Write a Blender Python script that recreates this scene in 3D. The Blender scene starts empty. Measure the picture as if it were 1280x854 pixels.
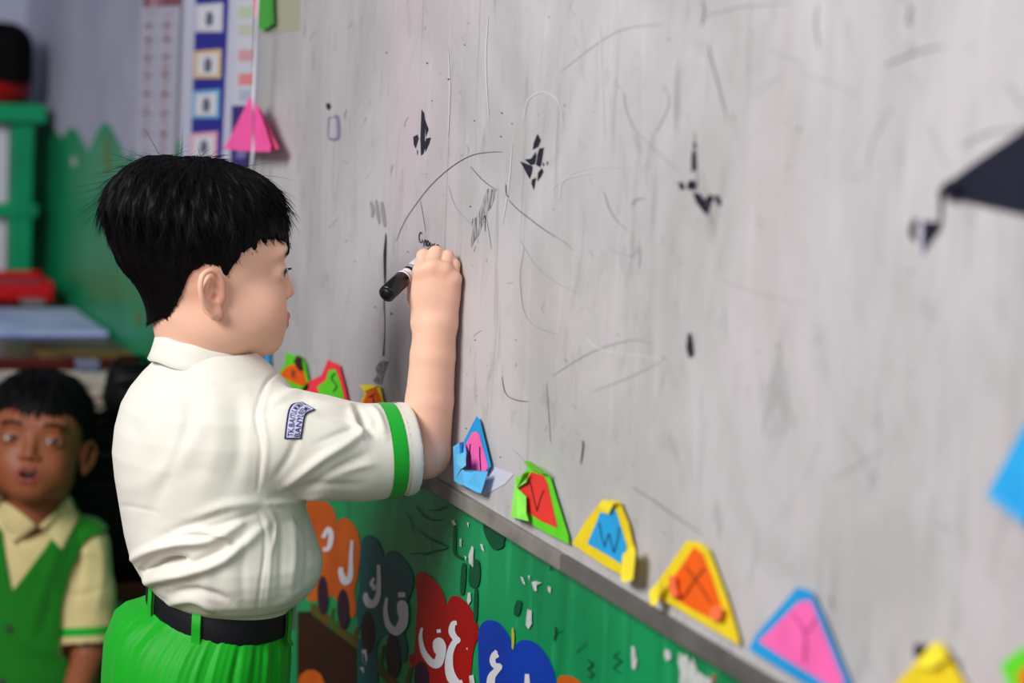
import bpy, bmesh, math, random
import numpy as np
from mathutils import Vector, Matrix
from mathutils.bvhtree import BVHTree

random.seed(7)
RNG = np.random.default_rng(11)
scene = bpy.context.scene
COL = scene.collection

# ------------------------------------------------------------------ camera
F = 3022.0                                    # 85 mm on a 36 mm wide frame, 1280 px
R = np.array([[0.3546857822599711, -0.14279160372017802, 0.9240176155083041],
              [0.9336499951854669, 0.0012866782465873472, -0.3581843533004584],
              [0.04995680490986924, 0.9897519398142696, 0.13377374660627703]])
CAM = np.array([0.0, -0.87912416, 1.29851815])
cd = bpy.data.cameras.new('camera')
cam = bpy.data.objects.new('camera', cd)
COL.objects.link(cam)
cd.sensor_width = 36.0
cd.lens = F / 1280 * 36
m4 = Matrix([list(R[i]) + [CAM[i]] for i in range(3)] + [[0, 0, 0, 1]])
cam.matrix_world = m4
cd.clip_start = 0.05
cd.dof.use_dof = True
cd.dof.focus_distance = 2.60
cd.dof.aperture_fstop = 3.3
scene.camera = cam

# ------------------------------------------------------------------ light
world = bpy.data.worlds.new('world')
scene.world = world
world.use_nodes = True
world.node_tree.nodes['Background'].inputs[0].default_value = (0.80, 0.88, 1.0, 1)
world.node_tree.nodes['Background'].inputs[1].default_value = 0.15


def area(name, loc, target, sx, sy, power, color):
    l = bpy.data.lights.new(name, 'AREA')
    l.shape = 'RECTANGLE'
    l.size, l.size_y, l.energy, l.color = sx, sy, power, color
    o = bpy.data.objects.new(name, l)
    COL.objects.link(o)
    o.location = loc
    o.rotation_euler = (Vector(target) - Vector(loc)).to_track_quat('-Z', 'Y').to_euler()
    return o


area('window_daylight', (-1.35, -2.7, 2.65), (-2.3, 0, 0.8), 1.8, 1.1, 132, (1.0, 0.985, 0.96))
area('fill_light', (1.7, -1.9, 2.1), (-2.6, -0.2, 0.9), 1.1, 1.6, 27, (1.0, 0.97, 0.94))  # unseen fill light added behind the camera, no known doorway
scene.view_settings.view_transform = 'Standard'
scene.view_settings.look = 'None'
scene.view_settings.gamma = 1.0
scene.view_settings.use_curve_mapping = False
scene.view_settings.exposure = 0.0


# ------------------------------------------------------------------ projection helpers (pixels of the 1280x854 photo onto real planes)
def ray(px, py):
    return R @ np.array([(px - 640) / F, (427 - py) / F, -1.0])


def on_wall(px, py, y=0.0):
    r = ray(px, py)
    return CAM + (y - CAM[1]) / r[1] * r


def on_height(px, py, z):
    r = ray(px, py)
    return CAM + (z - CAM[2]) / r[2] * r


def at_depth(px, py, t):
    return CAM + ray(px, py) * t


# ------------------------------------------------------------------ object helpers
def srgb(r, g, b):
    def c(v):
        v /= 255.0
        return v / 12.92 if v <= 0.04045 else ((v + 0.055) / 1.055) ** 2.4
    return (c(r), c(g), c(b), 1.0)


def link(name, me, mat, parent=None):
    o = bpy.data.objects.new(name, me)
    COL.objects.link(o)
    if mat is not None and not me.materials:
        me.materials.append(mat)
    if parent is not None:
        o.parent = parent
        o.matrix_parent_inverse = Matrix.Translation(-Vector(world_loc(parent)))
    return o


def world_loc(o):
    v = Vector(o.location)
    return v if o.parent is None else v      # children keep world-space meshes


def thing(name, label, cat, loc=(0, 0, 0), group=None):
    o = bpy.data.objects.new(name, None)
    COL.objects.link(o)
    o.empty_display_size = 0.05
    o.location = loc
    tag(o, label, cat, group)
    return o


def tag(o, label, cat, group=None):
    o['label'] = label
    o['category'] = cat
    if group:
        o['group'] = group
    return o


def mesh(name, vs, fs, mat, parent=None, smooth=False):
    me = bpy.data.meshes.new(name)
    me.from_pydata([tuple(map(float, v)) for v in vs], [], [tuple(map(int, f)) for f in fs])
    if smooth:
        me.polygons.foreach_set('use_smooth', [True] * len(me.polygons))
    me.update()
    return link(name, me, mat, parent)


def np_mesh(name, V, Q, mat, parent=None, smooth=True):
    me = bpy.data.meshes.new(name)
    n = len(V)
    q = np.asarray(Q, dtype=np.int32)
    k = q.shape[1]
    me.vertices.add(n)
    me.vertices.foreach_set('co', np.asarray(V, dtype=np.float32).ravel())
    me.loops.add(q.size)
    me.loops.foreach_set('vertex_index', q.ravel())
    me.polygons.add(len(q))
    me.polygons.foreach_set('loop_start', np.arange(0, q.size, k, dtype=np.int32))
    me.polygons.foreach_set('loop_total', np.full(len(q), k, dtype=np.int32))
    me.polygons.foreach_set('use_smooth', np.full(len(q), smooth))
    me.update()
    me.validate()
    return link(name, me, mat, parent)


def box(name, lo, hi, mat, parent=None, bev=0.0):
    bm = bmesh.new()
    bmesh.ops.create_cube(bm, size=1)
    lo, hi = Vector(lo), Vector(hi)
    for v in bm.verts:
        v.co = Vector([lo[i] + (v.co[i] + 0.5) * (hi[i] - lo[i]) for i in range(3)])
    if bev:
        bmesh.ops.bevel(bm, geom=bm.edges[:], offset=bev, segments=2, affect='EDGES', profile=0.6)
    me = bpy.data.meshes.new(name)
    bm.to_mesh(me)
    bm.free()
    return link(name, me, mat, parent)


def obox(name, center, size, rotz, mat, parent=None, bev=0.0):
    """box turned about z with world coordinates baked in"""
    o = box(name, [-s / 2 for s in size], [s / 2 for s in size], mat, parent, bev)
    o.data.transform(Matrix.Translation(Vector(center)) @ Matrix.Rotation(rotz, 4, 'Z'))
    return o


def tube(name, pts, rad, mat, parent=None, n=10, caps=True):
    pts = [Vector(p) for p in pts]
    rads = rad if hasattr(rad, '__len__') else [rad] * len(pts)
    vs, fs = [], []
    up = Vector((0, 0, 1))
    for i, p in enumerate(pts):
        d = (pts[min(i + 1, len(pts) - 1)] - pts[max(i - 1, 0)]).normalized()
        a = d.cross(up)
        if a.length < 1e-3:
            a = d.cross(Vector((1, 0, 0)))
        a.normalize()
        b = d.cross(a)
        for k in range(n):
            t = 2 * math.pi * k / n
            vs.append(p + (a * math.cos(t) + b * math.sin(t)) * rads[i])
    for i in range(len(pts) - 1):
        for k in range(n):
            fs.append((i * n + k, i * n + (k + 1) % n, (i + 1) * n + (k + 1) % n, (i + 1) * n + k))
    if caps:
        fs.append(tuple(range(n))[::-1])
        fs.append(tuple(range((len(pts) - 1) * n, len(pts) * n)))
    return mesh(name, vs, fs, mat, parent, smooth=True)


def flat(name, px, mat, parent=None, y=0.0, th=0.0005):
    """a thin sheet lying against the wall plane; outline points are (px, py) or (px, py, lift off the wall)"""
    bm = bmesh.new()
    fr, bk = [], []
    for p in px:
        lift = p[2] if len(p) > 2 else 0.0
        w = on_wall(p[0], p[1], y - lift)
        fr.append(bm.verts.new((w[0], w[1] - th, w[2])))
        bk.append(bm.verts.new((w[0], w[1], w[2])))
    f = bm.faces.new(fr)
    bm.faces.new(bk[::-1])
    n = len(fr)
    for i in range(n):
        bm.faces.new((fr[i], bk[i], bk[(i + 1) % n], fr[(i + 1) % n]))
    bmesh.ops.recalc_face_normals(bm, faces=bm.faces[:])
    me = bpy.data.meshes.new(name)
    bm.to_mesh(me)
    bm.free()
    return link(name, me, mat, parent)


def smooth_line(pts, n=6):
    if len(pts) < 3:
        return pts
    P = [pts[0]] + list(pts) + [pts[-1]]
    out = []
    for i in range(1, len(P) - 2):
        p0, p1, p2, p3 = [np.array(q, float) for q in P[i - 1:i + 3]]
        for k in range(n):
            t = k / n
            out.append(0.5 * ((2 * p1) + (-p0 + p2) * t + (2 * p0 - 5 * p1 + 4 * p2 - p3) * t * t + (-p0 + 3 * p1 - 3 * p2 + p3) * t ** 3))
    out.append(np.array(pts[-1], float))
    return out


def strokes(name, lines, mat, parent=None, y=0.0, th=0.0003, taper=True, wk=420.0, stuff=False):
    """painted or pen strokes: each (points, width in metres or per-point widths)"""
    vs, fs = [], []
    for li, (pts, w) in enumerate(lines):
        sp = smooth_line(pts)
        nseg = len(sp)
        for i, p in enumerate(sp):
            d = np.array(sp[min(i + 1, nseg - 1)][:2], float) - np.array(sp[max(i - 1, 0)][:2], float)
            nrm = np.array([-d[1], d[0]])
            nrm /= (np.linalg.norm(nrm) + 1e-9)
            p = np.array(p[:2], float)
            u = i / max(1, nseg - 1)
            if hasattr(w, '__len__'):
                ww = np.interp(u, np.linspace(0, 1, len(w)), w)
            else:
                ww = w * (0.35 + 0.65 * math.sin(math.pi * u) ** 0.5 if taper else 1)
            b = len(vs)
            for q in (p + nrm * ww * wk / 2, p - nrm * ww * wk / 2):
                vs.append(on_wall(q[0], q[1], y - th - i * 2e-6 - (li % 60) * 4e-6))
            if i:
                fs.append((b - 2, b - 1, b + 1, b))
    o = mesh(name, vs, fs, mat, parent)
    if stuff or len(lines) > 1:
        o['kind'] = 'stuff'
    return o


# ------------------------------------------------------------------ materials
MATS = {}


def mat(name, color, rough=0.6, spec=0.3, noise=None, bump=0.0, bscale=200, sheen=0.0, sss=0.0, sss_r=(0.012, 0.005, 0.003), coat=0.0, stretch=None):
    """noise = (scale, second colour, contrast low, contrast high)"""
    if name in MATS:
        return MATS[name]
    m = bpy.data.materials.new(name)
    m.use_nodes = True
    nt = m.node_tree
    b = nt.nodes['Principled BSDF']
    b.inputs['Base Color'].default_value = color
    b.inputs['Roughness'].default_value = rough
    b.inputs['Specular IOR Level'].default_value = spec
    b.inputs['Sheen Weight'].default_value = sheen
    b.inputs['Coat Weight'].default_value = coat
    if sss:
        b.inputs['Subsurface Weight'].default_value = sss
        b.inputs['Subsurface Radius'].default_value = (1, 0.45, 0.28)
        b.inputs['Subsurface Scale'].default_value = 0.006
    tc = nt.nodes.new('ShaderNodeTexCoord')
    src = tc.outputs['Object']
    if stretch:
        mp = nt.nodes.new('ShaderNodeMapping')
        mp.inputs['Scale'].default_value = stretch
        nt.links.new(src, mp.inputs[0])
        src = mp.outputs[0]
    if noise:
        n = nt.nodes.new('ShaderNodeTexNoise')
        n.inputs['Scale'].default_value = noise[0]
        n.inputs['Detail'].default_value = 6
        nt.links.new(src, n.inputs['Vector'])
        mr = nt.nodes.new('ShaderNodeMapRange')
        mr.inputs[1].default_value, mr.inputs[2].default_value = noise[2], noise[3]
        nt.links.new(n.outputs['Fac'], mr.inputs[0])
        mx = nt.nodes.new('ShaderNodeMix')
        mx.data_type = 'RGBA'
        mx.inputs['A'].default_value = color
        mx.inputs['B'].default_value = noise[1]
        nt.links.new(mr.outputs[0], mx.inputs['Factor'])
        nt.links.new(mx.outputs['Result'], b.inputs['Base Color'])
    if bump:
        n2 = nt.nodes.new('ShaderNodeTexNoise')
        n2.inputs['Scale'].default_value = bscale
        n2.inputs['Detail'].default_value = 3
        nt.links.new(tc.outputs['Object'], n2.inputs['Vector'])
        bp = nt.nodes.new('ShaderNodeBump')
        bp.inputs['Strength'].default_value = bump
        bp.inputs['Distance'].default_value = 0.001
        nt.links.new(n2.outputs['Fac'], bp.inputs['Height'])
        nt.links.new(bp.outputs[0], b.inputs['Normal'])
    MATS[name] = m
    return m


def board_material():
    m = bpy.data.materials.new('worn_whiteboard')
    m.use_nodes = True
    nt = m.node_tree
    b = nt.nodes['Principled BSDF']
    b.inputs['Roughness'].default_value = 0.42
    b.inputs['Specular IOR Level'].default_value = 0.28
    tc = nt.nodes.new('ShaderNodeTexCoord')

    def noise(scale, st=(1, 1, 1), det=6, dist=0.0, rough=0.6):
        mp = nt.nodes.new('ShaderNodeMapping')
        mp.inputs['Scale'].default_value = st
        nt.links.new(tc.outputs['Object'], mp.inputs[0])
        n = nt.nodes.new('ShaderNodeTexNoise')
        n.inputs['Scale'].default_value = scale
        n.inputs['Detail'].default_value = det
        n.inputs['Roughness'].default_value = rough
        n.inputs['Distortion'].default_value = dist
        nt.links.new(mp.outputs[0], n.inputs['Vector'])
        return n.outputs['Fac']

    def rng(v, a, bb, lo=0.0, hi=1.0):
        r = nt.nodes.new('ShaderNodeMapRange')
        for i, x in enumerate((a, bb, lo, hi)):
            r.inputs[i + 1].default_value = x
        nt.links.new(v, r.inputs[0])
        return r.outputs[0]

    def mix(fac, A, B):
        x = nt.nodes.new('ShaderNodeMix')
        x.data_type = 'RGBA'
        nt.links.new(fac, x.inputs['Factor'])
        for k, s in (('A', A), ('B', B)):
            if isinstance(s, tuple):
                x.inputs[k].default_value = s
            else:
                nt.links.new(s, x.inputs[k])
        return x.outputs['Result']

    base = mix(rng(noise(3.4, (1, 1, .8), 7, 0.8), 0.42, 0.60), srgb(189, 186, 189), srgb(172, 171, 171))
    base = mix(rng(noise(2.1, (1, 1, 0.5), 4), 0.52, 0.68, 0, 0.55), base, srgb(198, 180, 186))       # pink ghosting
    base = mix(rng(noise(7, (1.6, 1, 0.35), 8, 0.8), 0.50, 0.75, 0, 0.5), base, srgb(160, 159, 159))       # vertical rub streaks
    base = mix(rng(noise(38, (1.2, 1, 0.09), 6, 0.3), 0.56, 0.74, 0, 0.28), base, srgb(212, 210, 212))      # fine light scratches
    base = mix(rng(noise(30, (1.5, 1, 0.10), 7, 0.6), 0.60, 0.72, 0, 0.5), base, srgb(118, 116, 118))  # grey scuffs
    base = mix(rng(noise(120, (1, 1, 0.6), 2), 0.73, 0.77, 0, 0.8), base, srgb(70, 66, 70))            # specks
    base = mix(rng(noise(16, (1.8, 1, 0.7), 9, 1.2), 0.56, 0.70, 0, 0.42), base, srgb(132, 130, 130))         # mottled grime
    nt.links.new(base, b.inputs['Base Color'])
    bp = nt.nodes.new('ShaderNodeBump')
    bp.inputs['Strength'].default_value = 0.25
    bp.inputs['Distance'].default_value = 0.0008
    nt.links.new(noise(40, (1.5, 1, 0.15)), bp.inputs['Height'])
    nt.links.new(bp.outputs[0], b.inputs['Normal'])
    return m


def green_material(name, c1, c2, c3):
    m = bpy.data.materials.new(name)
    m.use_nodes = True
    nt = m.node_tree
    b = nt.nodes['Principled BSDF']
    b.inputs['Roughness'].default_value = 0.38
    tc = nt.nodes.new('ShaderNodeTexCoord')
    prev = None
    for sc, st, lo, hi, col, amt in ((5, (1, 1, 0.6), 0.4, 0.65, c2, 0.8), (26, (1.5, 1, 0.4), 0.56, 0.72, c3, 0.6), (8, (3, 1, 0.25), 0.58, 0.7, c2, 0.7)):
        mp = nt.nodes.new('ShaderNodeMapping')
        mp.inputs['Scale'].default_value = st
        nt.links.new(tc.outputs['Object'], mp.inputs[0])
        n = nt.nodes.new('ShaderNodeTexNoise')
        n.inputs['Scale'].default_value = sc
        n.inputs['Detail'].default_value = 7
        nt.links.new(mp.outputs[0], n.inputs['Vector'])
        r = nt.nodes.new('ShaderNodeMapRange')
        r.inputs[1].default_value, r.inputs[2].default_value, r.inputs[4].default_value = lo, hi, amt
        nt.links.new(n.outputs['Fac'], r.inputs[0])
        x = nt.nodes.new('ShaderNodeMix')
        x.data_type = 'RGBA'
        nt.links.new(r.outputs[0], x.inputs['Factor'])
        if prev is None:
            x.inputs['A'].default_value = c1
        else:
            nt.links.new(prev, x.inputs['A'])
        x.inputs['B'].default_value = col
        prev = x.outputs['Result']
    nt.links.new(prev, b.inputs['Base Color'])
    return m


M_board = board_material()
M_green = green_material('green_wall_paint', srgb(10, 142, 84), srgb(4, 112, 66), srgb(40, 165, 105))
M_fence = green_material('green_fence_paint', srgb(6, 138, 86), srgb(3, 114, 72), srgb(16, 148, 96))
M_wall = mat('grey_wall_paint', srgb(162, 163, 182), 0.7, noise=(2.5, srgb(146, 147, 170), 0.4, 0.65))
M_floor = mat('red_brown_floor', srgb(104, 30, 26), 0.45, noise=(6, srgb(70, 26, 22), 0.4, 0.7))
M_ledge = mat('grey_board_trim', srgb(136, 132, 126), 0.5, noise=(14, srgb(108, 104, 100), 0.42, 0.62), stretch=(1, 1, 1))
M_ink = mat('black_ink', srgb(26, 25, 32), 0.5)
M_inkgrey = mat('faded_ink', srgb(96, 94, 98), 0.6)
M_inkpale = mat('very_faded_ink', srgb(152, 149, 152), 0.6)
M_white_scratch = mat('white_scratch', srgb(208, 206, 208), 0.6)
M_tape = mat('black_tape_residue', srgb(22, 20, 36), 0.4, noise=(160, srgb(46, 42, 62), 0.55, 0.7))
M_purple = mat('purple_smudge', srgb(88, 78, 92), 0.6, noise=(200, srgb(150, 145, 150), 0.4, 0.6))
M_wpaint = mat('white_letter_paint', srgb(200, 200, 206), 0.5)
M_plaster = mat('bare_plaster', srgb(188, 192, 192), 0.8, noise=(120, srgb(160, 168, 165), 0.45, 0.65))
M_dgreen = mat('dark_green_paint', srgb(6, 74, 46), 0.5)


# ------------------------------------------------------------------ setting
floor = box('floor', (-6.4, -3.6, -0.05), (1.6, 0.05, 0.0), M_floor)
floor['kind'] = 'structure'
WY = 0.010                                     # face of the painted wall; the board front is y = 0
wall = box('wall_right', (-5.35, WY, 0.0), (1.6, 0.16, 2.9), M_wall)
wall['kind'] = 'structure'
backw = box('wall_back', (-5.50, -3.6, 0.0), (-5.28, 0.16, 2.9), mat('far_wall_paint', srgb(170, 174, 196), 0.7))
backw['kind'] = 'structure'


# green paint with a scalloped picket-fence top edge
def fence_paint():
    key = [(16, 150, 0), (36, 172, 1), (58, 150, 0), (78, 174, 1), (91, 159, 0), (111, 191, 1), (133, 153, 0), (158, 201, 1), (186, 172, 0), (212, 208, 1), (231, 170, 0), (258, 212, 1), (284, 187, 0), (306, 214, 1), (325, 200, 0)]
    K_ = [(on_wall(x, y, WY), v) for x, y, v in key]
    top = []
    for (p, vp_), (q, vq_) in zip(K_[:-1], K_[1:]):
        for i in range(8):
            t = i / 8
            g_ = t ** 1.5 if not vp_ else 1 - (1 - t) ** 1.5
            top.append((p[0] + (q[0] - p[0]) * t, p[2] + (q[2] - p[2]) * g_))
    top.append((K_[-1][0][0], K_[-1][0][2]))
    vs, fs = [], []
    for a, b in top:
        vs += [(a, WY - .0012, b), (a, WY - .0012, 0)]
    for i in range(len(top) - 1):
        fs.append((2 * i, 2 * i + 1, 2 * i + 3, 2 * i + 2))
    return mesh('painted_picket_fence', vs, fs, M_fence, wall)


fence_paint()
mesh('green_dado_paint', [(-3.30, WY - 0.001, 0.0), (1.5, WY - 0.001, 0.0), (1.5, WY - 0.001, 0.787), (-3.30, WY - 0.001, 0.787)], [(0, 1, 2, 3)], M_green, wall)
tr = flat('flaked_patch', [(132, 168), (136, 172), (137, 205), (133, 218), (130, 200)], mat('ochre_stain', srgb(96, 110, 50), 0.6), wall, WY - 0.0015)
flat('flaked_patch', [(90, 195), (94, 197), (95, 208), (90, 206)], M_plaster, wall, WY - 0.0015)
flat('flaked_patch', [(170, 392), (174, 385), (176, 400), (172, 412)], mat('ochre_stain', srgb(96, 110, 50), 0.6), wall, WY - 0.0015)

# ------------------------------------------------------------------ mural of the letter train
PY = WY - 0.0018
car_cols = {
    'orange': mat('mural_orange', srgb(190, 88, 22), 0.45, noise=(12, srgb(172, 74, 18), 0.4, 0.65)),
    'teal': mat('mural_teal', srgb(4, 84, 90), 0.45, noise=(12, srgb(4, 72, 80), 0.4, 0.65)),
    'red': mat('mural_red', srgb(154, 8, 8), 0.45, noise=(12, srgb(136, 4, 8), 0.4, 0.65)),
    'blue': mat('mural_blue', srgb(8, 54, 164), 0.45, noise=(12, srgb(12, 50, 150), 0.4, 0.65))}
M_wheel = mat('mural_wheel', srgb(40, 14, 40), 0.5)
M_road = mat('mural_brown_road', srgb(46, 14, 8), 0.5, noise=(10, srgb(34, 12, 8), 0.4, 0.7))
M_track = mat('mural_track', srgb(92, 62, 20), 0.5, noise=(20, srgb(50, 84, 30), 0.4, 0.6))


def zx(x0, y0, s, pts):
    return [(x0 + p[0] / s, y0 + p[1] / s) + tuple(p[2:]) for p in pts]


Z2 = lambda pts: zx(360, 610, 3.2, pts)
flat('painted_road', [(372, 765), (392, 764), (446, 806), (447, 900), (372, 900)], M_road, wall, PY + 0.0004)
flat('painted_track', [(388, 755), (394, 755), (450, 802), (500, 856), (560, 905), (545, 905), (494, 866), (447, 812), (390, 768)], M_track, wall, PY + 0.0002)
flat('painted_hill', Z2([(40, 790), (50, 750), (75, 730), (105, 728), (130, 745), (148, 785), (150, 900), (40, 900)]), car_cols['orange'], wall, PY)
for q in ([(262, 590), (272, 560), (285, 550), (270, 640)], [(365, 690), (378, 630), (388, 628), (375, 720)], [(170, 520), (178, 480), (186, 482), (180, 530)], [(470, 770), (488, 715), (500, 720), (484, 800)]):
    flat('track_sleeper', Z2(q), M_track, wall, PY)

cars = [
    ('orange', [(60, 80), (80, 40), (120, 48), (160, 60), (185, 95), (198, 135), (215, 122), (240, 125), (268, 155), (286, 200), (290, 260), (280, 350), (266, 420), (274, 480), (266, 516), (250, 512), (240, 470), (200, 455), (175, 430), (150, 445), (60, 420)],
     [(222, 487, 25, 82), (140, 430, 22, 78)],
     [([(140, 200), (160, 165), (172, 185), (168, 225), (158, 245), (140, 245)], [.012, .016, .012]), ([(256, 210), (252, 280), (250, 345), (240, 372), (225, 372), (212, 340), (212, 318)], [.008, .016, .022, .012])]),
    ('teal', [(290, 250), (300, 205), (325, 188), (355, 205), (375, 245), (385, 282), (398, 258), (425, 252), (460, 280), (490, 325), (503, 375), (490, 430), (470, 480), (462, 560), (478, 640), (470, 695), (452, 690), (440, 620), (400, 590), (370, 600), (350, 640), (340, 530), (310, 500), (285, 570), (276, 480), (286, 380)],
     [(320, 580, 28, 84), (421, 671, 30, 90)],
     [([(362, 308), (363, 370), (360, 430), (345, 462), (325, 462), (312, 440), (312, 420)], [.010, .016, .026, .010]), ([(344, 360), (333, 385), (345, 395), (340, 410)], [.008, .012, .008]),
      ([(395, 440), (390, 490), (400, 545), (430, 575), (455, 550), (464, 510), (462, 470), (450, 465), (446, 490), (452, 515), (462, 512)], [.008, .018, .030, .024, .014, .012]), ([(447, 418), (450, 438)], [.012, .012]), ([(460, 418), (463, 438)], [.012, .012])]),
    ('red', [(508, 370), (520, 340), (545, 338), (580, 362), (610, 400), (628, 440), (634, 468), (650, 440), (675, 432), (710, 455), (740, 500), (760, 555), (760, 600), (742, 650), (735, 720), (728, 800), (735, 900), (560, 900), (565, 745), (540, 705), (510, 725), (486, 700), (487, 670), (505, 655), (512, 560), (518, 450)],
     [(535, 765, 30, 70), (655, 850, 30, 60)],
     [([(536, 560), (530, 600), (542, 655), (570, 695), (595, 705), (608, 680), (615, 640), (605, 615), (592, 620), (590, 645), (602, 662), (612, 655)], [.006, .018, .028, .026, .014, .012]), ([(602, 566), (604, 580)], [.012, .012]),
      ([(675, 540), (660, 545), (655, 575), (668, 600), (680, 610), (665, 620), (648, 660), (644, 715), (655, 760), (680, 785), (700, 780)], [.012, .020, .016, .020, .030, .020])]),
    ('blue', [(762, 575), (775, 545), (800, 530), (835, 535), (870, 570), (890, 610), (897, 655), (910, 630), (940, 608), (985, 618), (1020, 650), (1050, 700), (1068, 760), (1075, 900), (780, 900), (768, 790), (762, 680)],
     [(800, 880, 30, 60)],
     [([(838, 680), (826, 665), (818, 690), (826, 710), (846, 715), (830, 735), (812, 765), (812, 840)], [.012, .018, .016, .020, .030]), ([(825, 652), (835, 662)], [.010, .010]), ([(956, 745), (956, 800), (950, 870)], [.012, .018, .02])]),
    ('orange', [(1072, 800), (1085, 758), (1110, 750), (1145, 760), (1175, 785), (1190, 830), (1195, 900), (1072, 900)], [], []),
]
for col, outline, wheels, letters in cars:
    sp = smooth_line([tuple(p) for p in outline] + [tuple(outline[0])], 3)[:-1]
    c = flat('painted_train_car', Z2(sp), car_cols[col], wall, PY, 0.0004)
    for (cx, cy, rx, ry) in wheels:
        pw = [(cx + rx * math.cos(t) - 0.0 * math.sin(t), cy + ry * math.sin(t) + 0.25 * rx * math.cos(t)) for t in np.linspace(0, 2 * math.pi, 28)[:-1]]
        flat('painted_wheel', Z2(pw), M_wheel, c, PY - 0.0005, 0.0003)
    for pts, w in letters:
        strokes('painted_letter', [(Z2(pts), w)], M_wpaint, c, PY - 0.0009, 0.0002)

# flaking paint, drips and scratches on the green
for q in ([(654, 130), (664, 128), (672, 148), (662, 150)], [(680, 34), (690, 36), (700, 66), (690, 60)], [(735, 232), (743, 240), (740, 318), (724, 300), (722, 272)], [(686, 205), (694, 203), (694, 236), (687, 232)],
          [(768, 224), (778, 226), (786, 255), (776, 248)], [(720, 420), (730, 418), (732, 452), (722, 468), (716, 452)], [(958, 485), (975, 492), (975, 545), (962, 566), (951, 548)], [(930, 355), (940, 358), (950, 388), (940, 382)],
          [(960, 350), (968, 352), (966, 372)], [(975, 378), (990, 372), (1015, 380), (995, 390), (995, 414), (984, 410)], [(1040, 392), (1052, 400), (1050, 422), (1040, 412)], [(705, 270), (715, 278), (712, 292)],
          [(300, 650), (312, 645), (318, 690), (306, 706), (300, 680)], [(725, 752), (742, 748), (748, 790), (728, 790)], [(716, 138), (724, 140), (722, 160)], [(712, 640), (720, 640), (718, 650)]):
    flat('flaked_patch', Z2(q), M_plaster, wall, PY - 0.0009, 0.0002)
Z4 = lambda pts: zx(700, 600, 3.363, pts)
for q in ([(300, 700), (312, 702), (325, 760), (316, 800), (302, 790)], [(440, 712), (462, 718), (468, 750), (452, 765), (440, 745)],
          [(500, 725), (520, 740), (535, 735), (545, 775), (560, 745), (575, 800), (600, 820), (640, 840), (620, 900), (500, 900), (505, 800), (497, 770)]):
    flat('flaked_patch', Z4(q), M_plaster, wall, PY - 0.0009, 0.0002)
flat('flaked_patch', Z4([(636, 820), (652, 815), (655, 850), (640, 850)]), mat('rust_patch', srgb(150, 100, 80), 0.7), wall, PY - 0.0009, 0.0002)
strokes('paint_drip', [(Z2([(668, 150), (666, 200), (668, 262), (700, 285)]), 0.010), (Z2([(704, 300), (700, 360), (696, 430)]), .016), (Z2([(748, 285), (745, 350), (742, 400)]), .034), (Z2([(752, 400), (750, 470), (748, 540)]), .012),
                         (Z2([(800, 130), (820, 180), (845, 245)]), .05), (Z2([(835, 120), (850, 160), (848, 225)]), .03), (Z2([(925, 450), (918, 480), (912, 512)]), .02), (Z2([(1012, 240), (1020, 270)]), .015), (Z2([(1055, 270), (1048, 330)]), .01)],
        M_dgreen, wall, PY - 0.0006)
strokes('green_wall_scratches', [(Z2([(510, 70), (540, 110), (580, 130), (620, 125)]), .004), (Z2([(520, 170), (570, 205), (635, 238), (580, 255), (540, 268)]), .004), (Z2([(480, 265), (520, 262), (560, 265)]), .003),
                                 (Z2([(560, 90), (600, 88), (640, 70)]), .003), (Z2([(1068, 555), (1070, 580), (1062, 610)]), .006), (Z2([(1075, 580), (1095, 572)]), .006), (Z2([(1200, 690), (1215, 710), (1198, 725), (1215, 740), (1196, 760)]), .004),
                                 (Z4([(118, 755), (135, 775), (118, 795), (138, 815), (120, 838)]), .004), (Z4([(250, 720), (225, 745), (255, 760), (225, 790), (255, 812)]), .004), (Z4([(70, 725), (110, 690)]), .004),
                                 (Z2([(470, 100), (490, 130), (500, 180)]), .003), (Z2([(1150, 660), (1195, 610)]), .003)], M_dgreen, wall, PY - 0.0006)
strokes('yellow_drip', [(Z2([(898, 560), (900, 600), (898, 645)]), .008)], mat('yellow_drip_paint', srgb(170, 170, 60), 0.5), wall, PY - 0.001)
flat('peeled_teal_patch', [(447, 800), (455, 795), (470, 812), (474, 870), (448, 870)], car_cols['teal'], wall, PY - 0.0002, 0.0002)
for q in ([(452, 812), (456, 820), (458, 832), (454, 828)], [(450, 835), (454, 834), (455, 842)]):
    flat('flaked_patch', q, M_plaster, wall, PY - 0.0009, 0.0002)

# ------------------------------------------------------------------ whiteboard
wb = thing('whiteboard', 'large scuffed grey-white writing board covered in pen marks and peeled tape', 'whiteboard', (-2.0, 0, 0.78))
box('board_panel', (-3.30, 0.0, 0.788), (0.9, 0.0095, 2.15), M_board, wb)
jx = float(on_wall(708, 690)[0])
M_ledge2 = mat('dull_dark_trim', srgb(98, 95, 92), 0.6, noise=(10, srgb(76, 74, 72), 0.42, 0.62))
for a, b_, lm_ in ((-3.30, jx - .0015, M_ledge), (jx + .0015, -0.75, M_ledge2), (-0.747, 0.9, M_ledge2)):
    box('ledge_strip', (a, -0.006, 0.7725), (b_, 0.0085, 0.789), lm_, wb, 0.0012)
olive = mat('olive_tape_stain', srgb(160, 160, 140), 0.6)
flat('stained_corner', [(326, -30), (376, -30), (374, 38), (326, 42)], olive, wb, -0.0002, 0.0002)
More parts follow.
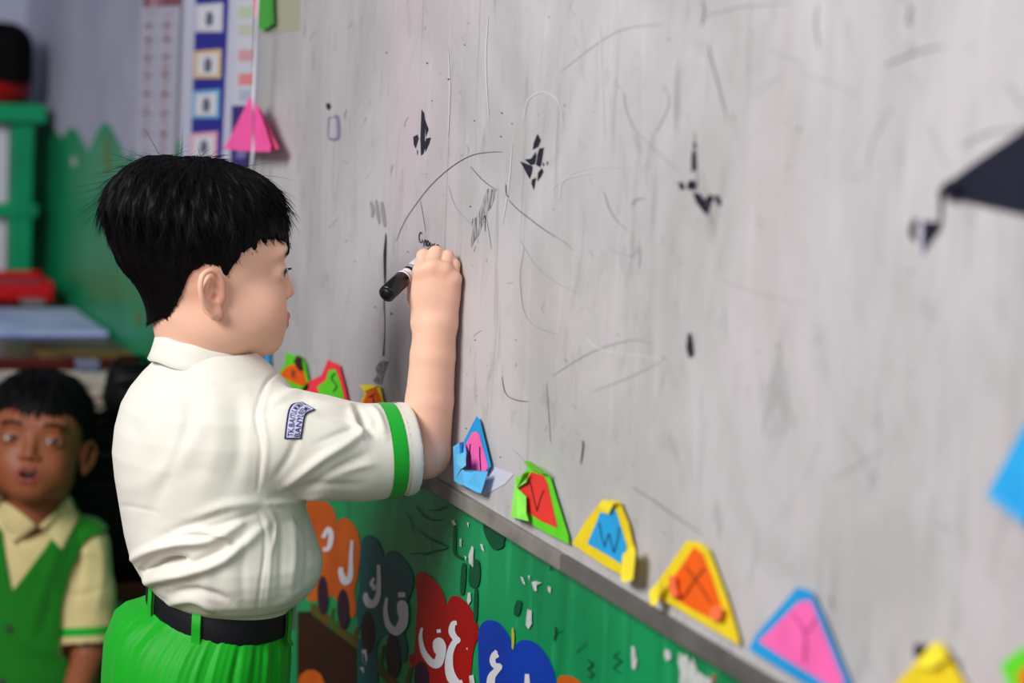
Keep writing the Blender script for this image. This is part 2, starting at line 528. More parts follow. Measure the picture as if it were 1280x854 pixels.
# torn black tape
Z6 = lambda pts: zx(480, 100, 2.6667, pts)
for q in ([(126, 98), (134, 110), (138, 140), (136, 200), (140, 215), (132, 245), (124, 252), (122, 200), (124, 140)], [(138, 135), (149, 165), (140, 190)], [(140, 195), (157, 192), (150, 215), (138, 240)], [(98, 190), (112, 182), (116, 195), (106, 228), (100, 215)], [(110, 232), (114, 240), (112, 250)],
          [(512, 180), (523, 200), (515, 222), (497, 232), (500, 210)], [(519, 228), (533, 226), (528, 262), (522, 290), (508, 284), (512, 250)], [(506, 240), (508, 255), (504, 280), (490, 284), (470, 265), (492, 262)], [(455, 272), (478, 280), (496, 288), (494, 308), (486, 330), (470, 300)],
          [(526, 294), (532, 305), (524, 322), (512, 338), (514, 310)], [(494, 332), (508, 326), (500, 366), (492, 345)], [(543, 270), (548, 276), (545, 286)], [(529, 274), (536, 282), (530, 288)],
          [(1034, 205), (1042, 212), (1038, 232), (1030, 225)], [(1028, 235), (1040, 240), (1041, 262), (1038, 300), (1026, 308), (1026, 265)], [(982, 345), (995, 338), (1004, 362), (990, 368)], [(1012, 342), (1030, 332), (1042, 345), (1038, 368), (1012, 364)],
          [(1030, 375), (1052, 378), (1070, 400), (1088, 380), (1100, 392), (1090, 420), (1078, 450), (1064, 438), (1042, 410)], [(1104, 382), (1118, 388), (1126, 412), (1116, 422), (1104, 400)]):
    flat('torn_tape', Z6(q), M_tape, wb, -0.0002, 0.0004)
Z7 = lambda pts: zx(960, 0, 2.134, pts)
for q in ([(376, 612), (390, 582), (402, 590), (394, 615), (398, 648), (380, 635)], [(415, 590), (458, 592), (464, 610), (440, 640), (414, 680)], [(456, 515), (470, 524), (466, 600), (458, 596)]):
    flat('torn_tape', Z7(q), M_tape, wb, -0.0002, 0.0004)
flat('torn_tape', Z7([(404, 585), (412, 586), (413, 678), (406, 660)]), mat('pale_lilac_tape', srgb(190, 190, 214), 0.5), wb, -0.0002, 0.0004)
flat('torn_tape', [(860, 418), (864, 416), (867, 430), (868, 444), (862, 448), (858, 436)], M_tape, wb, -0.0002, 0.0004)
# smudges
for q in ([(347, 362), (372, 366), (368, 395), (360, 420), (345, 440), (336, 470), (325, 490), (318, 515), (300, 540), (292, 560), (288, 530), (296, 490), (292, 472), (315, 450), (325, 415), (338, 380)],):
    flat('grey_smudge', Z6(q), mat('grey_smudge_ink', srgb(84, 82, 88), 0.6, noise=(110, srgb(172, 169, 172), 0.40, 0.56), stretch=(2.5, 1, 0.5)), wb, -0.0002, 0.0002)
Z1b = lambda pts: zx(330, 0, 4.0, pts)
strokes('grey_smudge_streaks', [([(463, 252), (466, 262), (465, 272)], .010), ([(470, 250), (472, 266), (474, 280)], .010), ([(477, 252), (479, 268), (481, 284)], .012)], mat('grey_smudge_pale', srgb(146, 144, 146), 0.6), wb, -0.0002)
flat('purple_smudge', zx(320, 420, 3.765, [(575, 130), (600, 115), (625, 122), (612, 160), (600, 200), (592, 232), (566, 225), (552, 210), (572, 180), (562, 150)]), M_purple, wb, -0.0002, 0.0002)
strokes('framed_pen_mark', [(Z1b([(320, 690), (322, 600), (330, 590)]), .004), (Z1b([(350, 585), (368, 590), (368, 690), (320, 692)]), .010), (Z1b([(322, 585), (352, 590)]), .005)], mat('lilac_ink', srgb(128, 118, 150), 0.6), wb, -0.0003)
flat('pen_blot', Z1b([(310, 520), (325, 514), (336, 530), (328, 552), (314, 545)]), M_ink, wb, -0.0002, 0.0003)
# drip line
strokes('ink_drip', [([(482, 292), (482, 300), (481, 318), (481, 345), (481, 356)], [.002, .005, .009, .006, .002]), ([(481, 356), (480, 380), (481, 410), (479, 445)], [.002, .003, .002, .005])], M_ink, wb, -0.0003)
# pen strokes
dark, mid, pale = [], [], []
dark += [([(588, 208), (600, 222), (612, 232), (622, 238)], .0022), ([(632, 230), (633, 243), (636, 246)], .003), ([(636, 250), (645, 260), (660, 272), (680, 287), (696, 297)], .0026),
         ([(603, 275), (606, 270), (606, 290)], .002), ([(592, 315), (594, 308)], .003), ([(727, 551), (729, 556), (726, 580)], .005), ([(627, 470), (632, 492), (645, 500), (660, 502)], .0022)]
mid += [([(495, 302), (505, 278), (520, 255), (540, 230), (565, 208), (590, 194), (615, 190), (628, 190)], .0028), ([(525, 250), (528, 265), (532, 290)], .002), ([(696, 297), (706, 303), (716, 313)], .002),
        ([(885, 57), (892, 85), (900, 115), (909, 150)], .0045), ([(755, 240), (762, 262), (772, 277), (784, 288)], .0025), ([(607, 270), (611, 290), (614, 312)], .0015), ([(683, 480), (686, 520), (688, 555)], .0022),
        ([(790, 609), (820, 628), (843, 645), (878, 668)], .004), ([(878, 0), (880, 14), (877, 32)], .005), ([(1105, 82), (1128, 72), (1150, 64), (1180, 57)], .005), ([(1130, 0), (1138, 12), (1134, 27), (1142, 30)], .010),
        ([(1200, 182), (1222, 172), (1238, 165), (1278, 160)], .006), ([(1260, 103), (1268, 118), (1280, 135)], .006), ([(1024, 63), (1020, 30), (1022, 5)], .004), ([(868, 165), (870, 200), (872, 240)], .004),
        ([(882, 250), (892, 282)], .005), ([(790, 258), (794, 250), (806, 248)], .003), ([(800, 310), (799, 335)], .006), ([(1038, 745), (1042, 760)], .012), ([(1175, 655), (1182, 662)], .014)]
pale += [([(780, 115), (782, 135), (792, 160), (806, 176)], .005), ([(830, 105), (836, 130), (820, 165)], .004), ([(806, 176), (830, 198), (850, 216)], .004), ([(650, 300), (668, 330), (690, 350), (720, 365)], .002),
         ([(760, 310), (790, 320), (800, 300)], .002), ([(690, 470), (740, 440), (790, 425), (815, 430)], .003), ([(740, 490), (790, 470), (830, 450)], .002), ([(900, 350), (960, 370), (1010, 380)], .002),
         ([(1040, 600), (1065, 585), (1105, 560)], .003), ([(960, 60), (985, 72), (1008, 80)], .004), ([(995, 88), (1040, 105), (1075, 120)], .003), ([(940, 120), (975, 95)], .004), ([(1160, 155), (1175, 190), (1185, 215)], .004),
         ([(640, 560), (660, 580), (690, 600)], .002), ([(560, 230), (570, 260), (590, 282), (598, 305)], .0016), ([(655, 310), (650, 350), (660, 400), (700, 420)], .002), ([(1115, 130), (1090, 180), (1085, 215)], .003), ([(1050, 530), (1085, 590), (1088, 610)], .003),
         ([(1030, 545), (995, 620)], .003), ([(880, 20), (930, 8), (990, 4)], .003), ([(700, 90), (770, 40), (830, 30)], .002), ([(1250, 230), (1265, 205), (1275, 200)], .004)]
rl = np.random.default_rng(5)
for i in range(120):                                  # stray pen ticks all over the board
    x, y = rl.uniform(340, 1275), rl.uniform(5, 560)
    if y > 430 + 0.0 * x and x < 560:
        continue
    L_ = rl.uniform(2, 15)
    th = rl.normal(1.5, 0.5)
    bend = rl.uniform(-3, 3)
    seg = [(x, y), (x + L_ * .5 * math.cos(th) + bend, y + L_ * .5 * math.sin(th)), (x + L_ * math.cos(th), y + L_ * math.sin(th))]
    (pale if rl.random() < .85 else mid).append((seg, rl.uniform(.0008, .002)))
strokes('dark_pen_strokes', dark, M_ink, wb, -0.0004, wk=330)
strokes('grey_pen_strokes', mid, M_inkgrey, wb, -0.0003, wk=280)
strokes('faint_pen_strokes', pale, M_inkpale, wb, -0.0002, wk=290)
strokes('white_scratches', [([(655, 150), (660, 125), (680, 115), (698, 128), (704, 160)], .003), ([(690, 235), (720, 215), (760, 208), (800, 212)], .002), ([(750, 30), (752, 100), (755, 170)], .003), ([(700, 250), (705, 225), (745, 215)], .003),
                            ([(640, 180), (636, 230), (628, 280)], .003), ([(730, 420), (760, 440), (850, 450)], .003), ([(560, 60), (562, 110), (560, 170)], .003), ([(610, 20), (607, 80), (611, 150)], .003)], M_white_scratch, wb, -0.0003)
dots = []
for i in range(130):
    x, y = rl.uniform(340, 1275), rl.uniform(5, 700)
    if y > 0.595 * x + 200:
        continue
    r_ = rl.uniform(.0006, .0022) * (1 if rl.random() < .9 else 2)
    dots.append(([(x, y), (x + .1, y + 3000 * r_ / 4)], r_ * 2))
strokes('ink_specks', dots, M_inkgrey, wb, -0.0003, taper=False)
# the word he is writing
Z3 = lambda pts: zx(440, 270, 5.694, pts)
HW = [(Z3([(498, 128), (488, 116), (478, 135), (478, 170), (488, 190), (500, 182), (498, 165)]), [.0045, .0055, .0045]), (Z3([(510, 218), (511, 195), (520, 170), (526, 185), (524, 215)]), .0055),
                        (Z3([(538, 172), (532, 195), (538, 218), (546, 200), (540, 172)]), .0052), (Z3([(556, 185), (555, 205), (558, 225)]), .0055), (Z3([(572, 195), (568, 215), (572, 240)]), .005), (Z3([(590, 195), (582, 205), (582, 228), (590, 225)]), .005),
                        (Z3([(574, 250), (568, 280), (564, 305)]), .004)]
for hw in HW:
    strokes('handwritten_letter', [hw], M_ink, wb, -0.0004, wk=230)

# ------------------------------------------------------------------ folded paper pennants along the ledge
def paper(name, c1):
    return mat(name, c1, 0.65, 0.2, noise=(30, tuple(0.88 * v for v in c1[:3]) + (1,), 0.4, 0.7), bump=0.15, bscale=90)


P_blue, P_pblue, P_pink = paper('blue_paper', srgb(34, 150, 214)), paper('pale_blue_paper', srgb(96, 190, 246)), paper('pink_paper', srgb(242, 104, 176))
P_green, P_lgreen, P_red = paper('green_paper', srgb(96, 210, 40)), paper('light_green_paper', srgb(140, 236, 90)), paper('red_paper', srgb(226, 58, 50))
P_yel, P_lyel, P_or = paper('yellow_paper', srgb(232, 206, 36)), paper('light_yellow_paper', srgb(252, 234, 60)), paper('orange_paper', srgb(236, 96, 20))
P_cyan, P_hot = paper('cyan_paper', srgb(40, 160, 220)), paper('coral_red_paper', srgb(240, 58, 76))
P_dark = mat('burnt_mark', srgb(60, 16, 22), 0.6)
M_pen = mat('paper_pen_ink', srgb(70, 24, 60), 0.6)
M_pen2 = mat('paper_pen_ink_dark', srgb(36, 30, 40), 0.6)
GRP = 'folded paper letter pennants on the board ledge'


def pennant(label, loc_px, sheets, letters, pen=M_pen2):
    w = on_wall(loc_px[0], loc_px[1], -0.004)
    t = thing('paper_pennant', label, 'paper pennant', tuple(w), GRP)
    for nm, pts, m_, lift in sheets:
        flat(nm, pts, m_, t, -0.0045 - lift, 0.0006)
    if letters:
        for ln in letters[0]:
            strokes('letter_stroke', [ln], pen, t, -0.0045 - letters[1], 0.0002, taper=False, wk=330)
    return t


ZA = lambda p: zx(320, 420, 3.765, p)
ZB = lambda p: zx(550, 500, 3.56, p)
ZD = lambda p: zx(920, 500, 2.411, p)
pennant('blue folded paper pennant just under the standing boy\'s chin', (325, 470),
        [('outer_fold', [(306, 470), (322, 432), (329, 430), (337, 434), (338, 462), (332, 474), (318, 474)], P_cyan, 0), ('inner_fold', [(308, 470), (321, 442), (328, 444), (330, 470)], paper('deep_blue_paper', srgb(20, 110, 200)), .001)], None)
pennant('green paper pennant with orange inset, leftmost beyond the red and green one', (368, 485),
        [('outer_fold', ZA([(100, 195), (140, 120), (138, 78), (160, 84), (185, 92), (215, 95), (232, 130), (250, 220), (248, 250), (205, 275), (160, 250), (110, 220)]), P_green, 0),
         ('inner_fold', ZA([(112, 186), (140, 150), (165, 135), (200, 140), (225, 165), (240, 222), (215, 236), (160, 212)]), P_or, .001),
         ('scorched_tip', ZA([(178, 120), (195, 92), (214, 100), (216, 130), (222, 165), (200, 160)]), P_dark, .002)],
        ([(ZA([(168, 160), (170, 195)]), .003), (ZA([(168, 160), (185, 170), (172, 180), (192, 200)]), .003)], .0022))
pennant('red paper pennant with green inset behind the raised sleeve', (400, 505),
        [('outer_fold', ZA([(215, 255), (250, 215), (310, 185), (340, 112), (362, 125), (392, 135), (420, 240), (440, 340), (360, 345), (290, 320), (230, 290)]), P_hot, 0),
         ('inner_fold', ZA([(290, 240), (330, 210), (345, 160), (375, 158), (400, 230), (422, 330), (385, 335), (340, 300), (300, 275)]), P_green, .001)],
        ([(ZA([(372, 175), (355, 200), (378, 235), (362, 262)]), .004)], .0022))
pennant('yellow paper pennant with orange inset above the sleeve cuff', (465, 520),
        [('outer_fold', ZA([(470, 370), (500, 300), (512, 262), (488, 232), (540, 228), (585, 236), (596, 290), (606, 330), (560, 400), (510, 400), (480, 390)]), P_yel, 0),
         ('inner_fold', ZA([(490, 380), (505, 320), (525, 265), (560, 238), (582, 280), (600, 345), (570, 395), (510, 395)]), P_or, .001),
         ('top_fold', ZA([(488, 232), (540, 228), (575, 236), (540, 250), (512, 262)]), P_lyel, .002)],
        ([(ZA([(530, 290), (560, 270)]), .003), (ZA([(545, 282), (555, 320), (545, 360)]), .003)], .0022))
pennant('blue paper pennant with pink inset marked with two strokes, beside the boy\'s elbow', (590, 615),
        [('outer_fold', ZB([(105, 190), (165, 72), (178, 90), (228, 295), (205, 330), (130, 300), (112, 240)]), P_blue, 0),
         ('inner_fold', ZB([(110, 210), (145, 145), (160, 140), (175, 155), (215, 300), (206, 320), (170, 316), (115, 306)]), P_pink, .001),
         ('side_roll', ZB([(60, 208, .004), (88, 190, .010), (105, 186, .002), (118, 230, .006), (115, 300, .008), (96, 306, .010), (64, 360, .004)]), P_pblue, .002),
         ('bottom_flap', ZB([(64, 358, .004), (100, 310, .009), (160, 316, .008), (215, 318, .002), (185, 416, .003), (165, 412, .004), (110, 382, .008), (80, 372, .004)]), P_pblue, .003),
         ('side_tab', ZB([(76, 245, .010), (112, 232, .012), (116, 292, .012), (98, 306, .010), (76, 280, .008)]), paper('sky_blue_paper', srgb(120, 205, 250)), .006)],
        ([(ZB([(133, 195), (131, 240), (134, 306)]), .0026), (ZB([(176, 208), (176, 250), (180, 315)]), .0026)], .0022))
flat('peeling_sticker', ZB([(232, 295), (330, 330), (290, 375), (195, 425), (190, 412), (215, 330)]), mat('translucent_tape', srgb(204, 208, 224), 0.3), wb, -0.0003, 0.0003)
pennant('green paper pennant with red inset lettered V', (668, 670),
        [('outer_fold', ZB([(340, 350), (395, 308), (375, 275), (400, 280), (490, 340), (520, 440), (570, 600), (575, 642), (470, 590), (395, 545), (318, 520)]), P_green, 0),
         ('inner_fold', ZB([(340, 388), (385, 360), (408, 320), (462, 338), (478, 370), (524, 570), (450, 538), (384, 495), (386, 430)]), P_red, .001),
         ('side_roll', ZB([(338, 345, .004), (372, 330, .009), (398, 320, .003), (385, 368, .003), (345, 392, .002), (384, 430, .004), (384, 500, .006), (395, 540, .004), (345, 528, .009), (318, 520, .004)]), P_lgreen, .002),
         ('top_curl', ZB([(375, 272, .004), (402, 272, .008), (450, 305, .008), (480, 330, .003), (450, 325, .002), (400, 300, .002)]), P_lgreen, .003)],
        ([(ZB([(400, 362), (415, 430), (430, 495)]), .0026), (ZB([(430, 495), (445, 440), (462, 400)]), .0026)], .0022))
pennant('yellow paper pennant with blue inset lettered W', (755, 705),
        [('outer_fold', ZB([(590, 640), (650, 540), (722, 448), (800, 452), (840, 550), (862, 650), (865, 690), (830, 790), (735, 740), (660, 690)]), P_yel, 0),
         ('inner_fold', ZB([(658, 640), (700, 540), (715, 500), (748, 508), (770, 470), (785, 500), (832, 650), (808, 730), (730, 680)]), P_cyan, .001),
         ('top_fold', ZB([(708, 470, .003), (725, 445, .004), (790, 448, .004), (770, 470, .003), (752, 508, .003)]), P_lyel, .0015),
         ('corner_roll', ZB([(815, 690, .003), (862, 645, .008), (872, 680, .009), (860, 800, .010), (825, 812, .008), (806, 800, .004)]), P_lyel, .002)],
        ([(ZB([(708, 545), (716, 600), (732, 655)]), .003), (ZB([(732, 655), (742, 615), (752, 595)]), .003), (ZB([(752, 595), (762, 640), (772, 682)]), .003), (ZB([(772, 682), (790, 620), (795, 565)]), .003)], .0022))
pennant('yellow paper pennant with orange inset lettered X', (865, 770),
        [('outer_fold', Z4([(376, 480), (440, 390), (535, 255), (590, 262), (625, 290), (660, 380), (700, 490), (752, 660), (755, 695), (620, 615), (460, 520)]), P_yel, 0),
         ('inner_fold', Z4([(458, 440), (520, 350), (565, 282), (600, 310), (640, 410), (678, 530), (640, 585), (560, 545), (470, 490)]), P_or, .001),
         ('corner_roll', Z4([(376, 470, .005), (420, 420, .008), (440, 440, .004), (415, 500, .006), (405, 525, .008), (384, 528, .006)]), P_lyel, .002),
         ('inner_corner', Z4([(458, 405, .003), (485, 400, .004), (490, 450, .003), (500, 490, .004), (470, 490, .003)]), paper('coral_orange_paper', srgb(255, 120, 70)), .002),
         ('inner_corner', Z4([(630, 545, .003), (665, 525, .004), (685, 540, .004), (672, 590, .004), (632, 585, .003)]), paper('coral_orange_paper', srgb(255, 120, 70)), .002)],
        ([(Z4([(528, 365), (580, 435), (635, 520)]), .005), (Z4([(608, 370), (560, 430), (515, 500)]), .005)], .0022), mat('paper_pen_brown', srgb(120, 40, 10), .6))
pennant('blue paper pennant with pink inset lettered Y', (1000, 850),
        [('outer_fold', ZD([(40, 750), (60, 710), (185, 565), (225, 575), (260, 650), (345, 860), (352, 880), (340, 900), (200, 850), (60, 765)]), P_blue, 0),
         ('inner_fold', ZD([(70, 728), (130, 670), (190, 610), (225, 605), (255, 680), (325, 850), (310, 880), (250, 840), (150, 780)]), P_pink, .001)],
        ([(ZD([(168, 640), (206, 700), (206, 790)]), .005), (ZD([(240, 655), (222, 690), (206, 700)]), .005)], .0022), mat('paper_pen_plum', srgb(150, 50, 110), .6))
pennant('plain yellow paper pennant with dark torn corners at the bottom right', (1170, 880),
        [('backing', ZD([(538, 735), (580, 740), (560, 790), (540, 775)]), M_tape, 0), ('backing', ZD([(625, 760), (665, 785), (658, 810), (630, 800)]), P_dark, 0),
         ('outer_fold', ZD([(470, 870), (600, 728), (625, 735), (700, 880), (640, 960), (500, 930)]), P_yel, .001), ('top_fold', ZD([(540, 800, .003), (600, 728, .003), (640, 775, .003), (590, 810, .004)]), P_lyel, .002)], None)
pennant('green and orange paper pennant cut off at the lower right edge', (1275, 870),
        [('outer_fold', ZD([(798, 800), (850, 755), (900, 735), (960, 800), (960, 920), (830, 880)]), P_green, 0), ('inner_fold', ZD([(850, 830), (880, 800), (940, 830), (930, 890), (870, 880)]), P_or, .001)], None)

t = thing('paper_kite', 'big blue paper kite shape taped to the board at the right edge', 'paper decoration', tuple(on_wall(1262, 600, -0.004)))
flat('left_half', [(1234, 619), (1250, 590), (1285, 525), (1300, 600), (1280, 656, .006)], P_cyan, t, -0.004, .0007)
flat('right_half', [(1285, 525), (1330, 560), (1310, 640), (1280, 658, .006), (1298, 600)], P_blue, t, -0.0035, .0007)
flat('edge_fold', [(1232, 619, .004), (1238, 612, .006), (1284, 650, .008), (1281, 658, .006)], P_pblue, t, -0.005, .0007)
t = thing('black_paper_triangle', 'black paper triangle hanging sideways on the board at the right edge', 'paper decoration', tuple(on_wall(1250, 220, -0.003)))
M_bp = mat('black_paper', srgb(24, 26, 42), 0.45)
flat('paper_sheet', Z7([(458, 516), (485, 485), (560, 430), (640, 375), (690, 340), (800, 290), (840, 600), (690, 572), (580, 548), (490, 526)]), M_bp, t, -0.003, .0008)
flat('paper_knot', Z7([(455, 512, .003), (470, 492, .006), (485, 480, .006), (500, 495, .005), (490, 524, .005), (465, 526, .003)]), M_bp, t, -0.004, .0008)

# ------------------------------------------------------------------ hanging pink pennant on its white cord
t = thing('pink_bunting', 'hot pink paper triangle threaded on a white hanging cord', 'bunting', tuple(on_wall(313, 188, -0.03)))
PK = paper('hot_pink_paper', srgb(250, 92, 170))
flat('front_flap', [(279, 186), (285, 178), (299, 150), (313, 121), (322, 132), (332, 160), (339, 183), (338, 190), (310, 189)], PK, t, -0.03, .0007)
flat('back_flap', [(318, 126), (328, 140), (340, 168), (349, 186), (334, 190)], paper('rose_paper', srgb(230, 96, 140)), t, -0.022, .0007)
tube('cord', [on_wall(325, -60, -0.03), on_wall(321, 40, -0.032), on_wall(317, 120, -0.032), on_wall(316, 185, -0.032), on_wall(313, 222, -0.032)], 0.0022, mat('white_cord', srgb(214, 214, 224), 0.6), t)
t = thing('green_bunting', 'green paper scrap with red tip hanging at the board\'s top left corner', 'bunting', tuple(on_wall(333, 20, -0.006)))
flat('paper_sheet', [(323, -20), (341, -22), (343, 30), (330, 38), (323, 34)], paper('leaf_green_paper', srgb(70, 160, 60)), t, -0.006, .0006)
flat('red_tip', [(318, -12), (323, -14), (324, 22), (319, 22)], P_red, t, -0.007, .0006)

# ------------------------------------------------------------------ posters on the far stretch of wall
M_pp = mat('poster_paper', srgb(198, 198, 212), 0.5)
M_navy = mat('navy_print', srgb(24, 22, 138), 0.5)
M_brn = mat('faded_brown_print', srgb(146, 124, 134), 0.6, noise=(60, srgb(186, 176, 190), 0.4, 0.6), stretch=(1, 1, 2.5))
t = thing('wall_poster', 'tall pale poster with two faint brown text columns and a maroon heading', 'poster', tuple(on_wall(200, 100, WY - .004)))
flat('sheet', [(179, -40), (228, -42), (218, 215), (168, 212)], mat('pale_poster_paper', srgb(172, 172, 190), 0.5), t, WY - .003, .0006)
flat('heading', [(180, -22), (226, -22), (225, 7), (179, 9)], mat('maroon_print', srgb(120, 50, 62), .5, noise=(40, srgb(176, 140, 150), .45, .6)), t, WY - .0038, .0002)
for x0, x1 in ((184, 189), (206, 212)):
    flat('text_column', [(x0, 20), (x1, 20), (x1 - 6, 200), (x0 - 6, 200)], M_brn, t, WY - .0038, .0002)
    for y0 in (14, 30, 48, 70, 92, 116, 140, 165):
        flat('text_line', [(x0 - 2 - y0 * .03, y0), (x1 + 8 - y0 * .03, y0), (x1 + 8 - y0 * .03, y0 + 3), (x0 - 2 - y0 * .03, y0 + 3)], mat('pale_brown_print', srgb(170, 150, 162), .6), t, WY - .0038, .0002)
t = thing('wall_poster', 'tall navy blue poster with a column of four white picture cards', 'poster', tuple(on_wall(262, 90, WY - .004)))
flat('sheet', [(232, -40), (300, -46), (288, 210), (226, 206)], mat('light_poster_border', srgb(190, 192, 212), 0.5), t, WY - .003, .0005)
flat('navy_panel', [(246, -40), (288, -42), (277, 206), (238, 202)], M_navy, t, WY - .0036, .0002)
for k, (x, y, c) in enumerate(((262, 23, (200, 200, 214)), (260, 81, (214, 180, 120)), (258, 131, (110, 170, 210)), (255, 184, (222, 160, 180)))):
    cc = mat('card_border_%s' % ['grey', 'amber', 'sky', 'rose'][k], srgb(*c), .5)
    f = flat('picture_card', [(x - 17, y - 17), (x + 17, y - 20), (x + 16, y + 17), (x - 18, y + 17)], cc, t, WY - .004, .0003)
    flat('card_face', [(x - 13, y - 13), (x + 13, y - 15), (x + 12, y + 13), (x - 14, y + 13)], mat('card_white', srgb(212, 212, 220), .5), f, WY - .0044, .0002)
    flat('card_figure', [(x - 3, y - 8), (x + 2, y - 9), (x + 5, y - 2), (x + 3, y + 9), (x - 4, y + 9), (x - 5, y)], mat('card_figure_ink', srgb(90, 96, 120), .6), f, WY - .0048, .0002)
t = thing('wall_poster', 'narrow poster with pink rows and a purple foot, beside the board edge', 'poster', tuple(on_wall(304, 90, WY - .004)))
flat('sheet', [(297, -44), (320, -46), (312, 214), (288, 210)], M_pp, t, WY - .0042, .0005)
flat('purple_foot', [(290, 132), (314, 132), (312, 212), (288, 208)], mat('purple_print', srgb(50, 30, 110), .5), t, WY - .005, .0002)
for y0, c in ((8, (176, 196, 160)), (30, (184, 190, 170)), (62, (200, 150, 160)), (92, (214, 130, 130)), (112, (170, 176, 200))):
    flat('printed_row', [(299, y0), (316, y0), (315, y0 + 14), (298, y0 + 14)], mat('row_%d_%d' % (c[0], c[1]), srgb(*c), .6), t, WY - .005, .0002)
flat('printed_row', [(296, 186), (308, 186), (308, 198), (296, 198)], mat('row_lilac', srgb(120, 110, 170), .6), t, WY - .0054, .0002)

